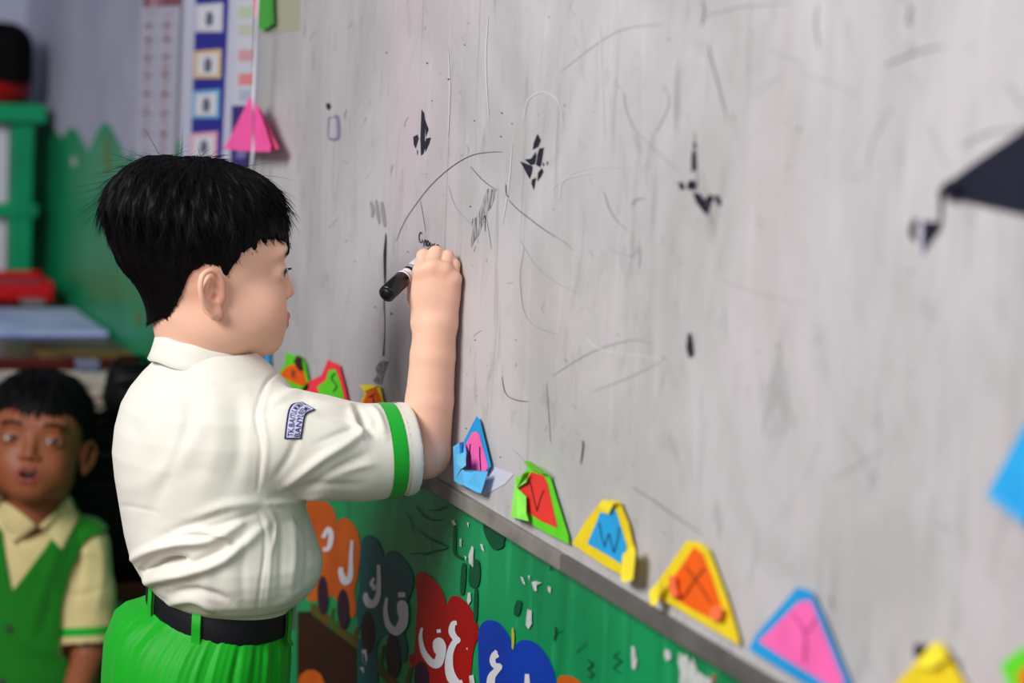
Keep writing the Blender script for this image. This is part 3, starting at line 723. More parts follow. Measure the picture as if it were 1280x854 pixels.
# ------------------------------------------------------------------ implicit-surface modelling (numpy)
class Field:
    def __init__(self, lo, hi, h):
        self.lo, self.h = np.array(lo, float), h
        n = np.ceil((np.array(hi) - self.lo) / h).astype(int) + 1
        self.n = n
        self.F = np.full(tuple(n), 0.05, np.float32)

    def block(self, lo, hi, pad):
        i0 = np.clip(np.floor((np.array(lo) - pad - self.lo) / self.h).astype(int), 0, self.n)
        i1 = np.clip(np.ceil((np.array(hi) + pad - self.lo) / self.h).astype(int) + 1, 0, self.n)
        ax = [(self.lo[k] + self.h * np.arange(i0[k], i1[k])).astype(np.float32) for k in range(3)]
        return tuple(slice(i0[k], i1[k]) for k in range(3)), ax[0][:, None, None], ax[1][None, :, None], ax[2][None, None, :]

    def put(self, s, d, k, mode):
        A = self.F[s]
        if A.size == 0:
            return
        if mode == 'add':
            if k > 0:
                t = np.clip(0.5 + 0.5 * (A - d) / k, 0, 1)
                self.F[s] = A * (1 - t) + d * t - k * t * (1 - t)
            else:
                self.F[s] = np.minimum(A, d)
        elif mode == 'sub':
            d = -d
            if k > 0:
                t = np.clip(0.5 - 0.5 * (A - d) / k, 0, 1)
                self.F[s] = A * (1 - t) + d * t + k * t * (1 - t)
            else:
                self.F[s] = np.maximum(A, d)

    def ell(self, c, r, k=0.004, mode='add', rot=None):
        c, r = np.array(c, float), np.array(r, float)
        m = r.max() if rot is not None else r
        s, x, y, z = self.block(c - m, c + m, k * 2 + 0.006)
        x, y, z = x - c[0], y - c[1], z - c[2]
        if rot is not None:
            Q = np.array(rot)          # rows = local axes
            x, y, z = (Q[0, 0] * x + Q[0, 1] * y + Q[0, 2] * z, Q[1, 0] * x + Q[1, 1] * y + Q[1, 2] * z, Q[2, 0] * x + Q[2, 1] * y + Q[2, 2] * z)
        k0 = np.sqrt((x / r[0]) ** 2 + (y / r[1]) ** 2 + (z / r[2]) ** 2)
        k1 = np.sqrt((x / r[0] ** 2) ** 2 + (y / r[1] ** 2) ** 2 + (z / r[2] ** 2) ** 2) + 1e-6
        self.put(s, (k0 * (k0 - 1) / k1).astype(np.float32), k, mode)

    def cap(self, a, b, ra, rb=None, k=0.004, mode='add'):
        rb = ra if rb is None else rb
        a, b = np.array(a, float), np.array(b, float)
        m = max(ra, rb)
        s, x, y, z = self.block(np.minimum(a, b) - m, np.maximum(a, b) + m, k * 2 + 0.006)
        d = b - a
        L2 = max(d @ d, 1e-12)
        t = np.clip(((x - a[0]) * d[0] + (y - a[1]) * d[1] + (z - a[2]) * d[2]) / L2, 0, 1)
        dist = np.sqrt((x - a[0] - t * d[0]) ** 2 + (y - a[1] - t * d[1]) ** 2 + (z - a[2] - t * d[2]) ** 2)
        self.put(s, (dist - (ra + (rb - ra) * t)).astype(np.float32), k, mode)

    def chain(self, pts, rads, k=0.004, mode='add'):
        for i in range(len(pts) - 1):
            self.cap(pts[i], pts[i + 1], rads[i], rads[i + 1], k, mode)

    def spline(self, pts, rads, k=0.004):
        P = smooth_line([tuple(p) for p in pts], 5)
        rr_ = np.interp(np.linspace(0, 1, len(P)), np.linspace(0, 1, len(rads)), rads)
        s, x, y, z = self.block(np.min(P, 0) - .005, np.max(P, 0) + .005, k * 2 + .006)
        best = None
        for i in range(len(P) - 1):
            a, b = np.array(P[i]), np.array(P[i + 1])
            d = b - a
            t = np.clip(((x - a[0]) * d[0] + (y - a[1]) * d[1] + (z - a[2]) * d[2]) / max(d @ d, 1e-12), 0, 1)
            q = np.sqrt((x - a[0] - t * d[0]) ** 2 + (y - a[1] - t * d[1]) ** 2 + (z - a[2] - t * d[2]) ** 2) - (rr_[i] + (rr_[i + 1] - rr_[i]) * t)
            best = q if best is None else np.minimum(best, q)
        self.put(s, best.astype(np.float32), k, 'add')

    def fn(self, f, k=0.0, mode='add'):
        s, x, y, z = self.block(self.lo, self.lo + self.h * self.n, 0)
        self.put(s, f(x, y, z).astype(np.float32), k, mode)

    def mesh(self):
        Fd, h = self.F, self.h
        S = Fd < 0
        n = S.shape
        c = np.zeros(tuple(k - 1 for k in n), np.int8)
        for i in (0, 1):
            for j in (0, 1):
                for k in (0, 1):
                    c += S[i:n[0] - 1 + i, j:n[1] - 1 + j, k:n[2] - 1 + k]
        act = (c > 0) & (c < 8)
        idx = np.argwhere(act)
        ids = np.full(act.shape, -1, np.int32)
        ids[act] = np.arange(len(idx))
        P = np.zeros((len(idx), 3))
        W = np.zeros(len(idx))
        I, J, K = idx.T
        corners = [(0, 0, 0), (1, 0, 0), (0, 1, 0), (0, 0, 1), (1, 1, 0), (1, 0, 1), (0, 1, 1), (1, 1, 1)]
        V = {q: Fd[I + q[0], J + q[1], K + q[2]] for q in corners}
        for q in corners:
            for ax in range(3):
                if q[ax] == 0:
                    p = list(q)
                    p[ax] = 1
                    p = tuple(p)
                    a, b = V[q], V[p]
                    cr = (a < 0) != (b < 0)
                    t = np.where(cr, a / np.where(cr, a - b, 1), 0)
                    pos = np.array(q, float)[None, :].repeat(len(idx), 0)
                    pos[:, ax] += t
                    P[cr] += pos[cr]
                    W[cr] += 1
        P = self.lo + h * (idx + P / np.maximum(W, 1)[:, None])
        quads = []
        for ax in range(3):
            sl0 = [slice(1, n[k] - 1) for k in range(3)]
            sl0[ax] = slice(0, n[ax] - 1)
            sl1 = list(sl0)
            sl1[ax] = slice(1, n[ax])
            A, B = S[tuple(sl0)], S[tuple(sl1)]
            e = np.argwhere(A != B)
            if len(e) == 0:
                continue
            inside = A[tuple(e.T)]
            off = np.array([1, 1, 1])
            off[ax] = 0
            e = e + off
            u, v = (ax + 1) % 3, (ax + 2) % 3
            q = []
            for du, dv in ((1, 1), (0, 1), (0, 0), (1, 0)):
                g = e.copy()
                g[:, u] -= du
                g[:, v] -= dv
                q.append(ids[tuple(g.T)])
            q = np.stack(q, 1)
            q[~inside] = q[~inside][:, ::-1]
            quads.append(q)
        return P, np.concatenate(quads)


def relax(V, Q, it=1, lam=0.5):
    for _ in range(it):
        A = np.zeros_like(V)
        C = np.zeros(len(V))
        for i in range(4):
            for j in ((i + 1) % 4, (i + 3) % 4):
                np.add.at(A, Q[:, i], V[Q[:, j]])
                np.add.at(C, Q[:, i], 1)
        V = V + lam * (A / np.maximum(C, 1)[:, None] - V)
    return V


def normals(V, Q):
    n = np.cross(V[Q[:, 2]] - V[Q[:, 0]], V[Q[:, 3]] - V[Q[:, 1]])
    N = np.zeros_like(V)
    for i in range(4):
        np.add.at(N, Q[:, i], n)
    return N / (np.linalg.norm(N, axis=1)[:, None] + 1e-12)


def join(parts):
    Vs, Qs, k = [], [], 0
    for V, Q in parts:
        Vs.append(V)
        Qs.append(Q + k)
        k += len(V)
    return np.concatenate(Vs), np.concatenate(Qs)


def submesh(V, Q, mask):
    q = Q[mask]
    u, inv = np.unique(q, return_inverse=True)
    return V[u], inv.reshape(q.shape), u


def smooth_edge(V, Q, it=12):
    from collections import defaultdict
    cnt = defaultdict(int)
    for q in Q:
        for i in range(4):
            a, b = int(q[i]), int(q[(i + 1) % 4])
            cnt[(min(a, b), max(a, b))] += 1
    nb_ = defaultdict(list)
    for (a, b), c in cnt.items():
        if c == 1:
            nb_[a].append(b)
            nb_[b].append(a)
    ks = [k for k in nb_ if len(nb_[k]) == 2]
    A = np.array(ks)
    B0 = np.array([nb_[k][0] for k in ks])
    B1 = np.array([nb_[k][1] for k in ks])
    V = V.copy()
    for _ in range(it):
        V[A] = .5 * V[A] + .25 * (V[B0] + V[B1])
    return V


def project(V):
    c = (V - CAM) @ R
    return np.stack([640 + F * c[:, 0] / -c[:, 2], 427 - F * c[:, 1] / -c[:, 2]], 1)


# frame of a standing figure: r = to the right, a = away from where the photographer stood, u = up
fr = np.array([0.3615, 0.9324, 0.0])
fa = np.array([-0.9324, 0.3615, 0.0])
fu = np.array([0, 0, 1.0])


class Frame:
    def __init__(self, px, py, t):
        o = at_depth(px, py, t)
        self.o = np.array([o[0], o[1], 0.0])
        self.M = np.stack([fr, fa, fu])           # world = o + p @ M

    def W(self, p):
        return self.o + np.asarray(p) @ self.M

    def L(self, px, py, a=0.0):
        d = self.M @ ray(px, py)
        c = self.M @ (CAM - self.o)
        t = (a - c[1]) / d[1]
        return c + d * t


def basis(yaw, pitch=0.0, roll=0.0):
    """rows: right, forward, up of a body part in the figure frame; yaw turns forward from r (0) towards a (90)"""
    f = np.array([math.cos(yaw) * math.cos(pitch), math.sin(yaw) * math.cos(pitch), math.sin(pitch)])
    rt = np.cross(f, [0, 0, 1.0])
    rt /= np.linalg.norm(rt)
    up = np.cross(rt, f)
    rt2 = rt * math.cos(roll) + up * math.sin(roll)
    return np.stack([rt2, f, np.cross(rt2, f)])


# ------------------------------------------------------------------ head
def head_mesh(h, open_mouth=False, neck_to=(0, 0.006, -0.14), neck_r=0.046, slim=0.0, ax=None):
    f = Field((-.1, -.125, min(-.15, neck_to[2] - .02)), (.1, .125, .145), h)
    f.ell((0, -.013, .055), (.0715, .086, .067), 0)
    f.ell((0, .000, .010), (.064, .060, .050), .02)
    f.ell((0, .030, .040), (.060, .052, .052), .02)
    f.ell((0, .030, -.012), (.0575 - slim, .054, .056), .02)
    for s in (-1, 1):
        f.ell((s * (.035 - slim * .6), .0525 - slim, -.017), (.0275 - slim, .0300, .031), .018)      # cheeks
        f.ell((s * .040, .014, -.034), (.024 - slim, .038, .028), .022)      # jaw
        f.ell((s * .027, .072, .047), (.020, .009, .008), .016)               # brow
    f.ell((0, .0655, -.051), (.028, .0205, .019), .024)                         # chin
    f.ell((0, .072, -.028), (.024, .016, .018), .014)                         # mouth mound
    for s in (-1, 1):
        f.ell((s * .030, .094, .027), (.017, .013, .011), .010, 'sub')        # eye sockets
    f.cap((0, .080, .026), (0, .0875, .006), .0055, .0070, .010)               # nose
    f.ell((0, .0885, .000), (.0085, .0085, .0072), .005)
    for s in (-1, 1):
        f.ell((s * .0100, .0835, -.003), (.0062, .0075, .0056), .004)
        f.ell((s * .0055, .0900, -.0085), (.0026, .0036, .0024), .0015, 'sub')
    # lids around the eyeball and the opening
    for s in (-1, 1):
        f.ell((s * .0310, .0690, .024), (.0155, .0128, .0112), .006)
        f.ell((s * .0330, .086, .0238), (.0140, .0190, .0044), .0012, 'sub')
        f.cap((s * .018, .0845, .0325), (s * .041, .0795, .0305), .0012, .0010, .002, 'sub')
    # lips
    if open_mouth:
        f.chain([(-.017, .080, -.026), (-.006, .0885, -.0215), (0, .0888, -.0225), (.006, .0885, -.0215), (.017, .080, -.026)], [.0026, .0040, .0036, .0040, .0026], .003)
        f.chain([(-.017, .080, -.027), (-.007, .0865, -.0385), (.007, .0865, -.0385), (.017, .080, -.027)], [.0026, .0048, .0048, .0026], .003)
        f.ell((0, .088, -.0300), (.0135, .016, .0052), .0015, 'sub')
    else:
        f.chain([(-.016, .079, -.0290), (-.006, .0885, -.0255), (0, .0885, -.0265), (.006, .0885, -.0255), (.016, .079, -.0290)], [.0022, .0042, .0038, .0042, .0022], .003)
        f.chain([(-.015, .079, -.0305), (-.006, .0868, -.0345), (.006, .0868, -.0345), (.015, .079, -.0305)], [.0022, .0048, .0048, .0022], .003)
        f.chain([(-.0165, .0815, -.0300), (0, .0925, -.0300), (.0165, .0815, -.0300)], [.0007, .0009, .0007], .001, 'sub')
    # ears
    for s in (-1, 1):
        def e(x, y, z):            # ear plane point: tilted back, flaring outward at the rear
            y, z = y * .84, z * .90
            yy = -.0035 + y - z * 0.16
            return (s * (.0715 + x - 0.34 * (y - .004)), yy, .0035 + z)
        f.ell(e(-.002, 0, 0), (.0060, .0130, .0240), .004)
        f.ell(e(.008, .003, .003), (.0085, .0105, .0180), .004, 'sub')
        f.spline([e(.003, .013, .004), e(.005, .014, .014), e(.006, .009, .0245), e(.007, -.001, .0275), e(.008, -.011, .022), e(.009, -.0155, .010), e(.008, -.0145, -.004), e(.006, -.009, -.015), e(.004, -.002, -.023)],
                [.0024, .0028, .0030, .0031, .0031, .0031, .0030, .0030, .0032], .0030)
        f.spline([e(.003, -.003, .016), e(.0055, -.008, .008), e(.005, -.0085, -.003), e(.003, -.003, -.012), e(.002, .004, -.012)], [.0020, .0025, .0026, .0026, .0024], .0025)
        f.ell(e(.0025, .002, -.0225), (.0048, .0072, .0078), .004)           # lobe
        f.ell(e(.002, .0115, -.003), (.0034, .0040, .0055), .003)            # tragus
        f.ell(e(.004, .0035, -.004), (.0075, .0040, .0050), .002, 'sub')     # canal
    f.chain([(0, -.010, -.03), (0, neck_to[1] * .5, -.09), neck_to], [neck_r * .98, neck_r * .96, neck_r * 1.05], .022)
    V, Q = f.mesh()
    return V, Q, f


def hairline(ax, y, off=0.0):
    """height of the hair edge at distance y forward and |x| sideways"""
    yy = np.array([-.14, -.060, -.054, -.042, -.036, -.031, -.027, -.012, .004, .008, .013, .018, .026, .036, .046, .060, .068, .080, .12])
    zz = np.array([-.045, -.043, -.034, -.026, -.012, .005, .022, .034, .032, .024, .022, .034, .046, .051, .058, .064, .060, .054, .050])
    return np.interp(y, yy, zz) + off


def hair_mesh(h, V_head, fringe=0.0, puff=1.0):
    f = Field((-.115, -.14, -.09), (.115, .13, .175), h)

    def shell(x, y, z):
        hl = np.interp(y, [-.14, -.060, -.054, -.042, -.036, -.031, -.027, -.012, .004, .008, .013, .018, .026, .036, .046, .060, .068, .080, .12],
                       [-.045, -.043, -.034, -.026, -.012, .005, .022, .034, .032, .024, .022, .034, .046, .051, .058, .064, .060, .054, .050]) - fringe * np.clip((y - .04) / .03, 0, 1)
        ang = np.arctan2(x, y + .01)
        jag = .0022 * np.sin(ang * 19 + 2 * np.sin(ang * 7)) + .0022 * np.sin(ang * 47 + 1) + .0016 * np.sin(ang * 83)
        hl = hl + jag * np.clip((y - .0) / .04, 0.25, 1)
        c = (0, -.013, .055)
        r = (.0715, .086, .067)
        X, Y, Z = x - c[0], y - c[1], z - c[2]
        k0 = np.sqrt((X / r[0]) ** 2 + (Y / r[1]) ** 2 + (Z / r[2]) ** 2)
        k1 = np.sqrt((X / r[0] ** 2) ** 2 + (Y / r[1] ** 2) ** 2 + (Z / r[2] ** 2) ** 2) + 1e-6
        d1 = k0 * (k0 - 1) / k1
        X, Y, Z = x, y - .030, z - .040
        r = (.060, .052, .052)
        k0 = np.sqrt((X / r[0]) ** 2 + (Y / r[1]) ** 2 + (Z / r[2]) ** 2)
        k1 = np.sqrt((X / r[0] ** 2) ** 2 + (Y / r[1] ** 2) ** 2 + (Z / r[2] ** 2) ** 2) + 1e-6
        d2 = k0 * (k0 - 1) / k1
        X, Y, Z = x, y + .014, z + .030      # nape and neck
        d3 = np.sqrt(X * X + Y * Y) - .044
        d3 = np.where(z > .02, .1, d3)
        X, Y, Z = x, y, z - .010
        k0 = np.sqrt((X / .064) ** 2 + (Y / .060) ** 2 + (Z / .050) ** 2)
        k1 = np.sqrt((X / .064 ** 2) ** 2 + (Y / .060 ** 2) ** 2 + (Z / .050 ** 2) ** 2) + 1e-6
        d4 = k0 * (k0 - 1) / k1
        t = np.clip(.5 + .5 * (d4 - d1) / .02, 0, 1)
        d1 = d4 * (1 - t) + d1 * t - .02 * t * (1 - t)
        t = np.clip(.5 + .5 * (d2 - d1) / .02, 0, 1)
        d = d2 * (1 - t) + d1 * t - .02 * t * (1 - t)
        t = np.clip(.5 + .5 * (d3 - d) / .02, 0, 1)
        d = d3 * (1 - t) + d * t - .02 * t * (1 - t)
        up = np.clip((z - hl) / .060, 0, 1)
        up = up * up * (3 - 2 * up)
        front = np.clip((y - .03) / .04, 0, 1)
        back = np.clip((-y - .03) / .05, 0, 1) * np.clip((z - .01) / .05, 0, 1)
        th = .0020 + puff * (.0110 * up + .003 * front * (z > hl) + .009 * np.clip((-y - .03) / .04, 0, 1) * np.clip((z - .055) / .035, 0, 1) + .005 * np.clip((z - .09) / .03, 0, 1)) 
        th = .0020 + (th - .0020) * (1 - .8 * np.clip((-y - .01) / .04, 0, 1) * np.clip((.080 - z) / .04, 0, 1))
        clump = .0016 * np.sin(ang * 37 + z * 60) * up + .0012 * np.sin(ang * 61 - z * 90)
        d = d - th - clump * np.clip(th / .01, 0, 1)
        cut = (hl - z) * .55
        return np.maximum(d, cut)
    f.fn(shell)
    V, Q = f.mesh()
    return relax(V, Q, 1, .5), Q


def strands(name, V, Q, xf, mat_, parent, count, length, width, crown=(0.0, -.055, .13), zmin=-.06, stick=0.15, seed=3, edge_boost=0, facefilter=None):
    """thin tapered locks rooted on the hair surface, lying down and away from the crown"""
    rg = np.random.default_rng(seed)
    N = normals(V, Q)
    w = np.ones(len(V))
    if edge_boost:
        hl = hairline(None, V[:, 1])
        w += edge_boost * (np.abs(V[:, 2] - hl) < .012)
    w *= V[:, 2] > zmin
    inner = (N @ np.array([0, 0, 1.0])) < -0.85
    w[inner] *= 0.1
    if facefilter is not None:
        w *= facefilter(V, N)
    pick = rg.choice(len(V), count, p=w / w.sum())
    P, n = V[pick], N[pick]
    flow = P - np.array(crown)
    flow[:, 2] -= 0.05 + 0.3 * np.maximum(0, .09 - P[:, 2])
    flow[:, 0] *= 1.0
    flow += rg.normal(0, .012, flow.shape)
    flow -= (flow * n).sum(1)[:, None] * n
    flow /= np.linalg.norm(flow, axis=1)[:, None] + 1e-9
    L = length * rg.uniform(.5, 1.25, count) * np.clip((P[:, 2] - hairline(None, P[:, 1])) / .035, .34, 1)
    st = stick * rg.uniform(.2, 1.6, count) * np.clip((P[:, 2] - .0) / .09, .15, 1)
    L = L * np.where((P[:, 1] < -.03) & (P[:, 2] < .07), .55, 1.0)
    side = np.cross(flow, n)
    vs, fs = [], []
    K = 4
    base = 0
    VV = np.zeros((count, K, 3, 3))
    for i in range(K):
        t = i / (K - 1)
        c = P - n * .0012 + flow * (L * t)[:, None] + n * (L * st * t - L * .16 * t * t)[:, None] - np.array([0, 0, 1]) * (L * .12 * t * t)[:, None]
        ww = width * (1 - t) ** .6 * .5
        VV[:, i, 0] = c + side * ww
        VV[:, i, 1] = c - side * ww
        VV[:, i, 2] = c + n * ww * .9
    Vn = VV.reshape(-1, 3)
    b = np.arange(count)[:, None] * (K * 3)
    q = []
    for i in range(K - 1):
        for j in range(3):
            q.append(np.stack([i * 3 + j, i * 3 + (j + 1) % 3, (i + 1) * 3 + (j + 1) % 3, (i + 1) * 3 + j]))
    q = np.array(q)
    Qn = (b[:, None, :] + q[None, :, :]).reshape(-1, 4)
    return np_mesh(name, xf(Vn), Qn, mat_, parent)


def skin_material(name, base, lip, warm, rough=0.5):
    m = bpy.data.materials.new(name)
    m.use_nodes = True
    nt = m.node_tree
    b = nt.nodes['Principled BSDF']
    b.inputs['Roughness'].default_value = rough
    b.inputs['Specular IOR Level'].default_value = 0.35
    b.inputs['Subsurface Weight'].default_value = 0.35
    b.inputs['Subsurface Radius'].default_value = (1, 0.4, 0.25)
    b.inputs['Subsurface Scale'].default_value = 0.006
    prev = None
    for nm, col in (('lip', lip), ('warm', warm)):
        a = nt.nodes.new('ShaderNodeAttribute')
        a.attribute_name = nm
        x = nt.nodes.new('ShaderNodeMix')
        x.data_type = 'RGBA'
        nt.links.new(a.outputs['Fac'], x.inputs['Factor'])
        if prev is None:
            x.inputs['A'].default_value = base
        else:
            nt.links.new(prev, x.inputs['A'])
        x.inputs['B'].default_value = col
        prev = x.outputs['Result']
    nt.links.new(prev, b.inputs['Base Color'])
    tc = nt.nodes.new('ShaderNodeTexCoord')
    n = nt.nodes.new('ShaderNodeTexNoise')
    n.inputs['Scale'].default_value = 500
    nt.links.new(tc.outputs['Object'], n.inputs['Vector'])
    bp = nt.nodes.new('ShaderNodeBump')
    bp.inputs['Strength'].default_value = 0.08
    bp.inputs['Distance'].default_value = 0.0006
    nt.links.new(n.outputs['Fac'], bp.inputs['Height'])
    nt.links.new(bp.outputs[0], b.inputs['Normal'])
    return m


def set_attr(o, name, arr):
    a = o.data.attributes.new(name, 'FLOAT', 'POINT')
    a.data.foreach_set('value', np.asarray(arr, np.float32))


def eye(parent, c, xf_basis, name='eye', gaze=(0, 1, 0)):
    """eyeball with iris and pupil as a small sphere whose own +Y looks along the gaze"""
    bm = bmesh.new()
    bmesh.ops.create_uvsphere(bm, u_segments=32, v_segments=24, radius=1)
    me = bpy.data.meshes.new(name)
    rot = Matrix.Rotation(math.radians(-90), 4, 'X')
    bmesh.ops.transform(bm, matrix=rot, verts=bm.verts)
    g = Vector(gaze).normalized()
    g3 = Vector((0, 1, 0)).rotation_difference(g).to_matrix()
    mats = [MATS['eye_white'], MATS['iris'], MATS['pupil']]
    for fc in bm.faces:
        y = fc.calc_center_median().y
        fc.material_index = 2 if y > .965 else (1 if y > .76 else 0)
        fc.smooth = True
    for v in bm.verts:
        p = g3 @ v.co
        v.co = Vector(xf_basis(np.array([np.array(c) + np.array(p) * .0118]))[0])
    bm.to_mesh(me)
    bm.free()
    for m_ in mats:
        me.materials.append(m_)
    return link(name, me, None, parent)


mat('eye_white', srgb(204, 198, 194), 0.25, 0.35)
mat('iris', srgb(44, 24, 16), 0.12, 0.6)
mat('pupil', srgb(6, 5, 6), 0.08, 0.6)


def hair_mat(name, c):
    m = mat(name, c, 0.55, 0.12)
    b = m.node_tree.nodes['Principled BSDF']
    b.inputs['Sheen Weight'].default_value = 0.0
    return m


M_hair = hair_mat('black_hair', srgb(5, 5, 7))


def loft_ring(name, rings, mat_, parent, xf, thick=0.0, closed=True, smooth=True):
    """rings: list of (n,3) arrays from inside edge round to the outside edge"""
    n = len(rings[0])
    V = np.concatenate(rings)
    q = []
    m_ = len(rings)
    for i in range(m_ - 1):
        for k in range(n if closed else n - 1):
            q.append((i * n + k, i * n + (k + 1) % n, (i + 1) * n + (k + 1) % n, (i + 1) * n + k))
    return np_mesh(name, xf(V), np.array(q), mat_, parent, smooth)


def fold_displace(V, N, folds, strict=0.15):
    """cloth folds: each (polyline px, width px, amplitude m); acts on the side of the cloth the folds were observed on"""
    px = project(V)
    vd = CAM - V
    vd /= np.linalg.norm(vd, axis=1)[:, None]
    facing = np.clip(((N * vd).sum(1) - strict * 0) / 0.25, 0, 1)
    D = np.zeros(len(V))
    for pts, w, amp in folds:
        sp = np.array(smooth_line([tuple(map(float, p)) for p in pts], 5))
        best = np.full(len(V), 1e9)
        bt = np.zeros(len(V))
        n = len(sp) - 1
        for i in range(n):
            a, b = sp[i], sp[i + 1]
            d = b - a
            t = np.clip(((px - a) @ d) / (d @ d + 1e-9), 0, 1)
            ds = np.linalg.norm(px - a - t[:, None] * d, axis=1)
            m_ = ds < best
            best[m_] = ds[m_]
            bt[m_] = (i + t[m_]) / n
        D += amp * np.exp(-(best / w) ** 2) * np.sin(np.pi * np.clip(bt, 0.04, .96)) ** .6
    return V + N * (D * facing)[:, None]


# ------------------------------------------------------------------ relaxed hand used for hands that hang or rest
def relaxed_hand(f, wrist, d, palm_n, thumb, s=1.0):
    """d = finger direction, palm_n = palm normal, thumb = towards the thumb"""
    wrist, d, palm_n, thumb = [np.array(v, float) / (1 if i == 0 else np.linalg.norm(v)) for i, v in enumerate((wrist, d, palm_n, thumb))]
    P = lambda a, b, c: wrist + s * (d * a + thumb * b + palm_n * c)
    for b in (-.018, -.006, .006, .018):
        f.cap(P(.004, b * .7, 0), P(.050, b, .001), .0105 * s, .0085 * s, .006)
    for b, L, w in ((.0195, .040, .0066), (.0068, .045, .0068), (-.0062, .042, .0065), (-.018, .034, .0058)):
        f.chain([P(.050, b, 0), P(.050 + L * .45, b * 1.08, .004), P(.050 + L * .76, b * 1.1, .012), P(.050 + L * .92, b * 1.1, .021)], [w * s * 1.1, w * s, w * s * .95, w * s * .85], .0022)
    f.chain([P(.010, .020, .004), P(.030, .032, .010), P(.046, .035, .016), P(.058, .034, .020)], [.0105 * s, .009 * s, .0078 * s, .0066 * s], .004)


# ------------------------------------------------------------------ cloth materials
def cloth(name, c, scale=900, bump=0.25, rough=0.85, sheen=0.15):
    return mat(name, c, rough, 0.2, noise=(7, tuple(.94 * v for v in c[:3]) + (1,), .4, .7), bump=bump, bscale=scale, sheen=sheen)


M_shirt = cloth('cream_shirt_cotton', srgb(229, 227, 217))
M_shirt2 = cloth('beige_shirt_cotton', srgb(214, 198, 142))
M_gr = cloth('bright_green_cotton', srgb(20, 168, 44))
M_gr2 = cloth('shorts_green_satin', srgb(10, 162, 26), 600, .2, .5, .1)
M_vest = cloth('vest_green_cloth', srgb(20, 118, 24))
M_belt = mat('black_belt_webbing', srgb(14, 14, 22), 0.55, 0.3, bump=.5, bscale=700)
M_seam = mat('pale_seam_thread', srgb(226, 220, 196), 0.9)

# ================================================================== STANDING BOY
boy = Frame(265, 600, 2.62)
b_ground = boy.W((0, 0, 0))
B = thing('person', 'boy in cream shirt and green shorts standing and writing on the board with a marker', 'person', tuple(b_ground))
M_skin = skin_material('light_skin', srgb(237, 190, 166), srgb(208, 136, 124), srgb(228, 152, 134))
TH = math.radians(33)
tf = np.array([math.cos(TH), math.sin(TH), 0])         # chest direction
trt = np.array([math.sin(TH), -math.cos(TH), 0])       # towards his right shoulder

# head placement
hb = basis(math.radians(16), math.radians(-1))
ho = boy.L(256, 361, 0.0)
head_xf = lambda V: boy.W(ho + np.asarray(V) @ hb)
hV, hQ, hf = head_mesh(.0013)
hV = relax(hV, hQ, 1, .3)

# right arm, hand on the board
L = boy.L


def off_wall(p, rad):
    w = boy.W(p)
    if w[1] > -rad - 0.0006:
        p = np.array(p) - fr * 0
        w[1] = -rad - 0.0006
        p = (w - boy.o) @ boy.M.T
    return np.array(p)


af = Field(L(330, 640, -.12) * 0 + np.array([.03, -.13, .60]), (.33, .13, 1.06), .0013)
sh = L(352, 552, -.055)
el = off_wall(L(530, 566, -.004), .031)
w1 = off_wall(L(537, 500, -.003), .0285)
w2 = off_wall(L(541, 445, -.002), .0262)
w3 = off_wall(L(544, 405, .000), .0250)
sh_in = L(352, 556, -.040)
af.cap(sh_in, el, .033, .0285, .004)
af.cap(el, w1, .0283, .0260, .003)
af.cap(w1, w2, .0260, .0243, .003)
af.cap(w2, w3, .0243, .0232, .003)
kn = [L(527, 339, -.004), L(541, 334, -.007), L(555, 338, -.006), L(566, 349, -.004)]
for i, k_ in enumerate(kn):
    st_ = w3 + np.array([(-.011, -.004, .003, .009)[i], 0, .002])
    af.cap(off_wall(st_, .018), off_wall(k_, .0098), .0155, .0096, .007)
af.ell(L(544, 368, .000), (.0225, .0155, .027), .010)
af.ell(L(528, 378, .008), (.0110, .012, .018), .008)                         # thenar
pip = [L(530, 321, .008), L(545, 317, .008), L(559, 322, .008), L(567, 331, .006)]
dip = [L(534, 325, .026), L(543, 323, .028), L(554, 331, .025), L(561, 341, .020)]
tip = [L(538, 332, .034), L(542, 333, .036), L(550, 342, .030), L(556, 354, .022)]
fr_ = (.0083, .0084, .0080, .0070)
for i in range(4):
    ww = fr_[i]
    pts = [off_wall(p_, ww) for p_ in (kn[i], pip[i], dip[i], tip[i])]
    af.chain(pts, [ww * 1.04, ww, ww * .95, ww * .85], .0014)
    af.ell(kn[i] + np.array([0, -.0035, 0]), (.0075, .006, .0075), .006)
af.chain([off_wall(p_, .008) for p_ in (L(522, 372, .012), L(520, 352, .022), L(527, 338, .032), L(534, 328, .036))], [.0115, .0096, .0085, .0072], .004)
aV, aQ = af.mesh()

# torso and legs under the clothes
bf = Field((-.2, -.16, -.005), (.2, .2, .95), .0035)
cxy = lambda py, px=272: L(px, py, 0)
hipz = L(265, 800, 0)[2]


def legs(f, hip, z0, frame_fwd, frame_rt):
    for s in (-1, 1):
        h_ = hip + frame_rt * .042 * s
        kx = hip + frame_rt * .046 * s + frame_fwd * .008
        f.chain([(h_[0], h_[1], hip[2] - .02), (kx[0], kx[1], .30), (kx[0], kx[1], .285)], [.052, .036, .035], .012)
        f.chain([(kx[0], kx[1], .285), (kx[0] - frame_fwd[0] * .008, kx[1] - frame_fwd[1] * .008, .20), (kx[0] - frame_fwd[0] * .004, kx[1] - frame_fwd[1] * .004, .05)], [.034, .034, .022], .010)
        a_ = np.array([kx[0], kx[1], .028])
        f.cap(a_ - frame_fwd * .018, a_ + frame_fwd * .075 - np.array([0, 0, .010]), .026, .017, .010)
        for j in range(5):
            q = a_ + frame_fwd * (.086 - abs(j - 3.2) * .003) + frame_rt * s * (-.020 + .0095 * j) * -1 - np.array([0, 0, .016])
            f.cap(q, q + frame_fwd * .016, .0085 if j else .008, .007, .003)


